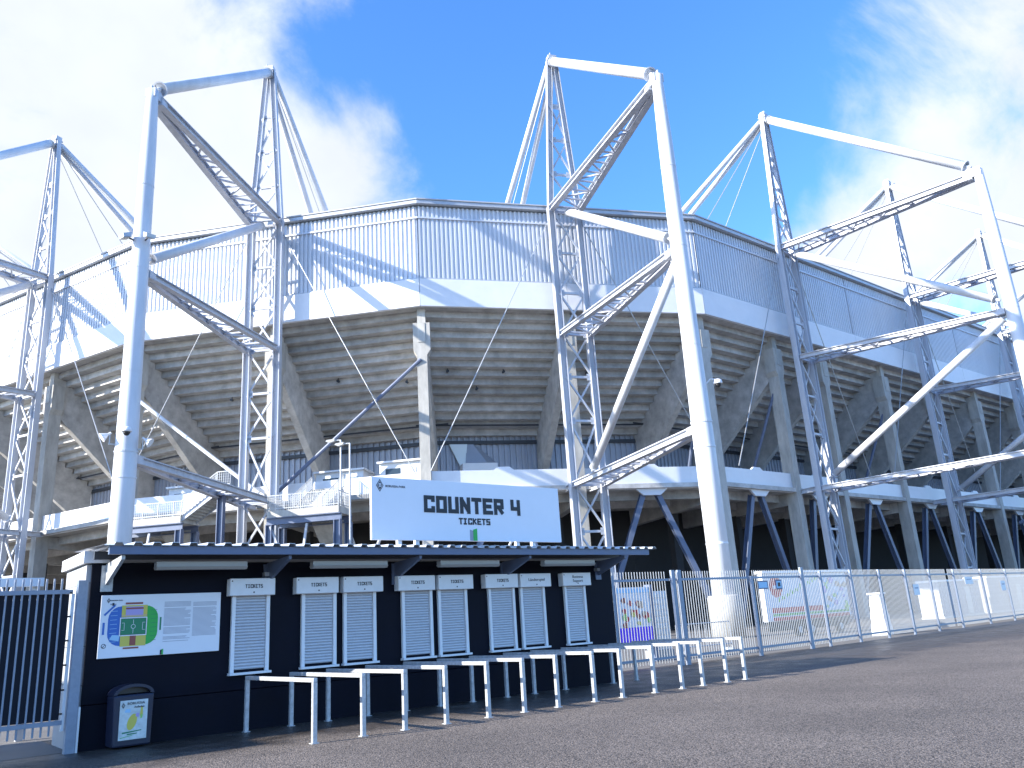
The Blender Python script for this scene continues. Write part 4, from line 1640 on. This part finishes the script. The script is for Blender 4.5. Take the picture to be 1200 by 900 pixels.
# crowd barrier
cb = empty('crowd_barrier', (28.2, 23.2, 0), R(-4), 'low tubular crowd barrier behind the picket gate', 'barrier')
for a_, b_ in (((-1.6, 0, 0.1), (-1.6, 0, 1.15)), ((1.6, 0, 0.1), (1.6, 0, 1.15)), ((-1.6, 0, 1.15), (1.6, 0, 1.15)), ((-1.6, 0, 0.25), (1.6, 0, 0.25))):
    mb = MB()
    mb.tube(a_, b_, 0.025, 6)
    mb.obj('frame_tube', galv, cb)
for k in range(16):
    mb = MB()
    mb.tube((-1.5 + k * 0.2, 0, 0.25), (-1.5 + k * 0.2, 0, 1.15), 0.01, 5)
    mb.obj('bar', galv, cb)
for x in (-1.3, 1.3):
    mb = MB()
    mb.box(x - 0.03, x + 0.03, -0.35, 0.35, 0, 0.1)
    mb.obj('foot', galv, cb)

# food stall trailer with printed side
tr = empty('food_stall', (42.2, 27.0, 0), 0, 'white food trailer with a red badge, green script and red stripes behind the fence', 'food stall')
mb = MB()
mb.box(-4.1, 4.1, 0, 0.3, 0.85, 3.35)
mb.obj('body', white_p, tr, bevel=0.04)
mb = MB()
mb.box(-4.2, 4.2, -0.12, 0.42, 3.36, 3.48)
mb.obj('roof', frame_w, tr)
mb = MB()
mb.box(-3.9, 3.9, 0.12, 0.28, 0.35, 0.84)
mb.obj('chassis', blackm, tr)
for x in (-1.2, 0.0, 2.9):
    mb = MB()
    mb.tube((x, 0.05, 0.34), (x, 0.27, 0.34), 0.34, 16)
    wh = mb.obj('wheel', blackm, tr)
    mb = MB()
    mb.tube((x, 0.03, 0.34), (x, 0.1, 0.34), 0.18, 12)
    mb.obj('rim', galv, wh)


def tfl(name, pts, m, lay):
    mb = MB()
    y = -0.004 - lay * 0.004
    mb.prism([(x, y, z) for (x, z) in pts], (0, -0.003, 0))
    mb.obj(name, m, tr)


tfl('stripe', [(-3.6, 1.28), (1.3, 1.28), (1.3, 1.55), (-3.6, 1.55)], p_red, 0)
tfl('stripe', [(-3.6, 1.12), (3.9, 1.12), (3.9, 1.24), (-3.6, 1.24)], green, 0)
tfl('stripe', [(-3.6, 0.88), (3.9, 0.88), (3.9, 1.06), (-3.6, 1.06)], p_red, 0)
tfl('badge', [(-3.0 + 0.55 * math.cos(R(20 * k)) * (1 + 0.08 * (k % 2)), 2.65 + 0.55 * math.sin(R(20 * k)) * (1 + 0.08 * (k % 2))) for k in range(18)], p_red, 0)
tfl('badge_mark', [(-3.3, 2.55), (-2.7, 2.55), (-2.7, 2.72), (-3.3, 2.72)], white_p, 1)
rnd = random.Random(8)
for k in range(16):
    x = -2.9 + k * 0.26
    z = 1.85 + k * 0.075
    h = 0.32 if k % 4 == 0 else 0.22
    tfl('script_stroke', [(x, z), (x + 0.09, z), (x + 0.2, z + h), (x + 0.11, z + h)], p_green2, k % 2)
for k in range(22):
    x, z = rnd.uniform(1.6, 3.8), rnd.uniform(1.4, 3.0)
    r_ = rnd.uniform(0.1, 0.28)
    tfl('print', [(x + r_ * math.cos(R(60 * q)), z + r_ * math.sin(R(60 * q)) * rnd.uniform(0.5, 1)) for q in range(6)], rnd.choice([p_tan, p_lblue, p_lilac, p_tan, p_green2]), 2 + k * 0.3)

# concrete bollard block behind the long fence
bo = empty('bollard', (39.0, 21.3, 0), R(8), 'tapered white concrete block standing behind the long fence', 'bollard')
mb = MB()
mb.add([(-0.42, -0.4, 0), (0.42, -0.4, 0), (0.42, 0.4, 0), (-0.42, 0.4, 0), (-0.28, -0.25, 1.9), (0.28, -0.25, 1.9), (0.28, 0.25, 1.9), (-0.28, 0.25, 1.9)],
       [(0, 3, 2, 1), (4, 5, 6, 7), (0, 1, 5, 4), (1, 2, 6, 5), (2, 3, 7, 6), (3, 0, 4, 7)])
mb.obj('body', white_p, bo, bevel=0.05)
mb = MB()
mb.box(-0.4, 0.4, -0.32, 0.32, 1.9, 1.98)
mb.obj('cap', frame_w, bo)

# pale containers and turnstile block farther right behind the fence
for (x, y, w, d, h, m, lab) in ((67.5, 30.0, 7.5, 1.6, 2.8, side_m, 'long white site container behind the distant fence'),
                                (79.5, 31.0, 10.0, 1.8, 3.0, side_m, 'white turnstile cabin row behind the fence near the right edge')):
    o = empty('container', (x, y, 0), R(2), lab, 'container', 'pale containers behind the fence')
    mb = MB()
    k_ = int(w / 0.3)
    prof = []
    for j in range(k_):
        u0 = -w / 2 + w * j / k_
        ww = w / k_
        prof += [(u0, 0), (u0 + ww * 0.45, 0), (u0 + ww * 0.55, 0.04), (u0 + ww * 0.95, 0.04)]
    prof.append((w / 2, 0))
    mb.prism([(px_, py_, 0.15) for (px_, py_) in prof] + [(w / 2, d, 0.15), (-w / 2, d, 0.15)], (0, 0, h - 0.3))
    mb.obj('wall', m, o)
    mb = MB()
    mb.box(-w / 2 - 0.03, w / 2 + 0.03, -0.06, d + 0.03, h - 0.148, h)
    mb.obj('roof', frame_w, o)
    mb = MB()
    mb.box(-w / 2 - 0.03, w / 2 + 0.03, -0.06, d + 0.03, 0.0, 0.148)
    mb.obj('base', gutm, o)
    mb = MB()
    mb.box(w * 0.1, w * 0.1 + 0.95, -0.05, -0.005, 0.2, 2.2)
    mb.obj('door', gutm, o)

# steel entrance canopy at the far right
ec = empty('entrance_canopy', (118, 38.5, 0), 0, 'steel canopy sloping up above the stadium entrance at the far right', 'canopy')
mb = MB()
mb.prism([(-5, -3, 9.6), (9, -3, 12.4), (9, -3, 12.7), (-5, -3, 9.9)], (0, 6, 0))
mb.obj('roof', bluem, ec)
for (x, z) in ((-3.5, 9.85), (6, 11.7)):
    for y in (-2.2, 2.2):
        mb = MB()
        mb.box(x - 0.18, x + 0.18, y - 0.18, y + 0.18, 0, z)
        mb.obj('post', bluem, ec)
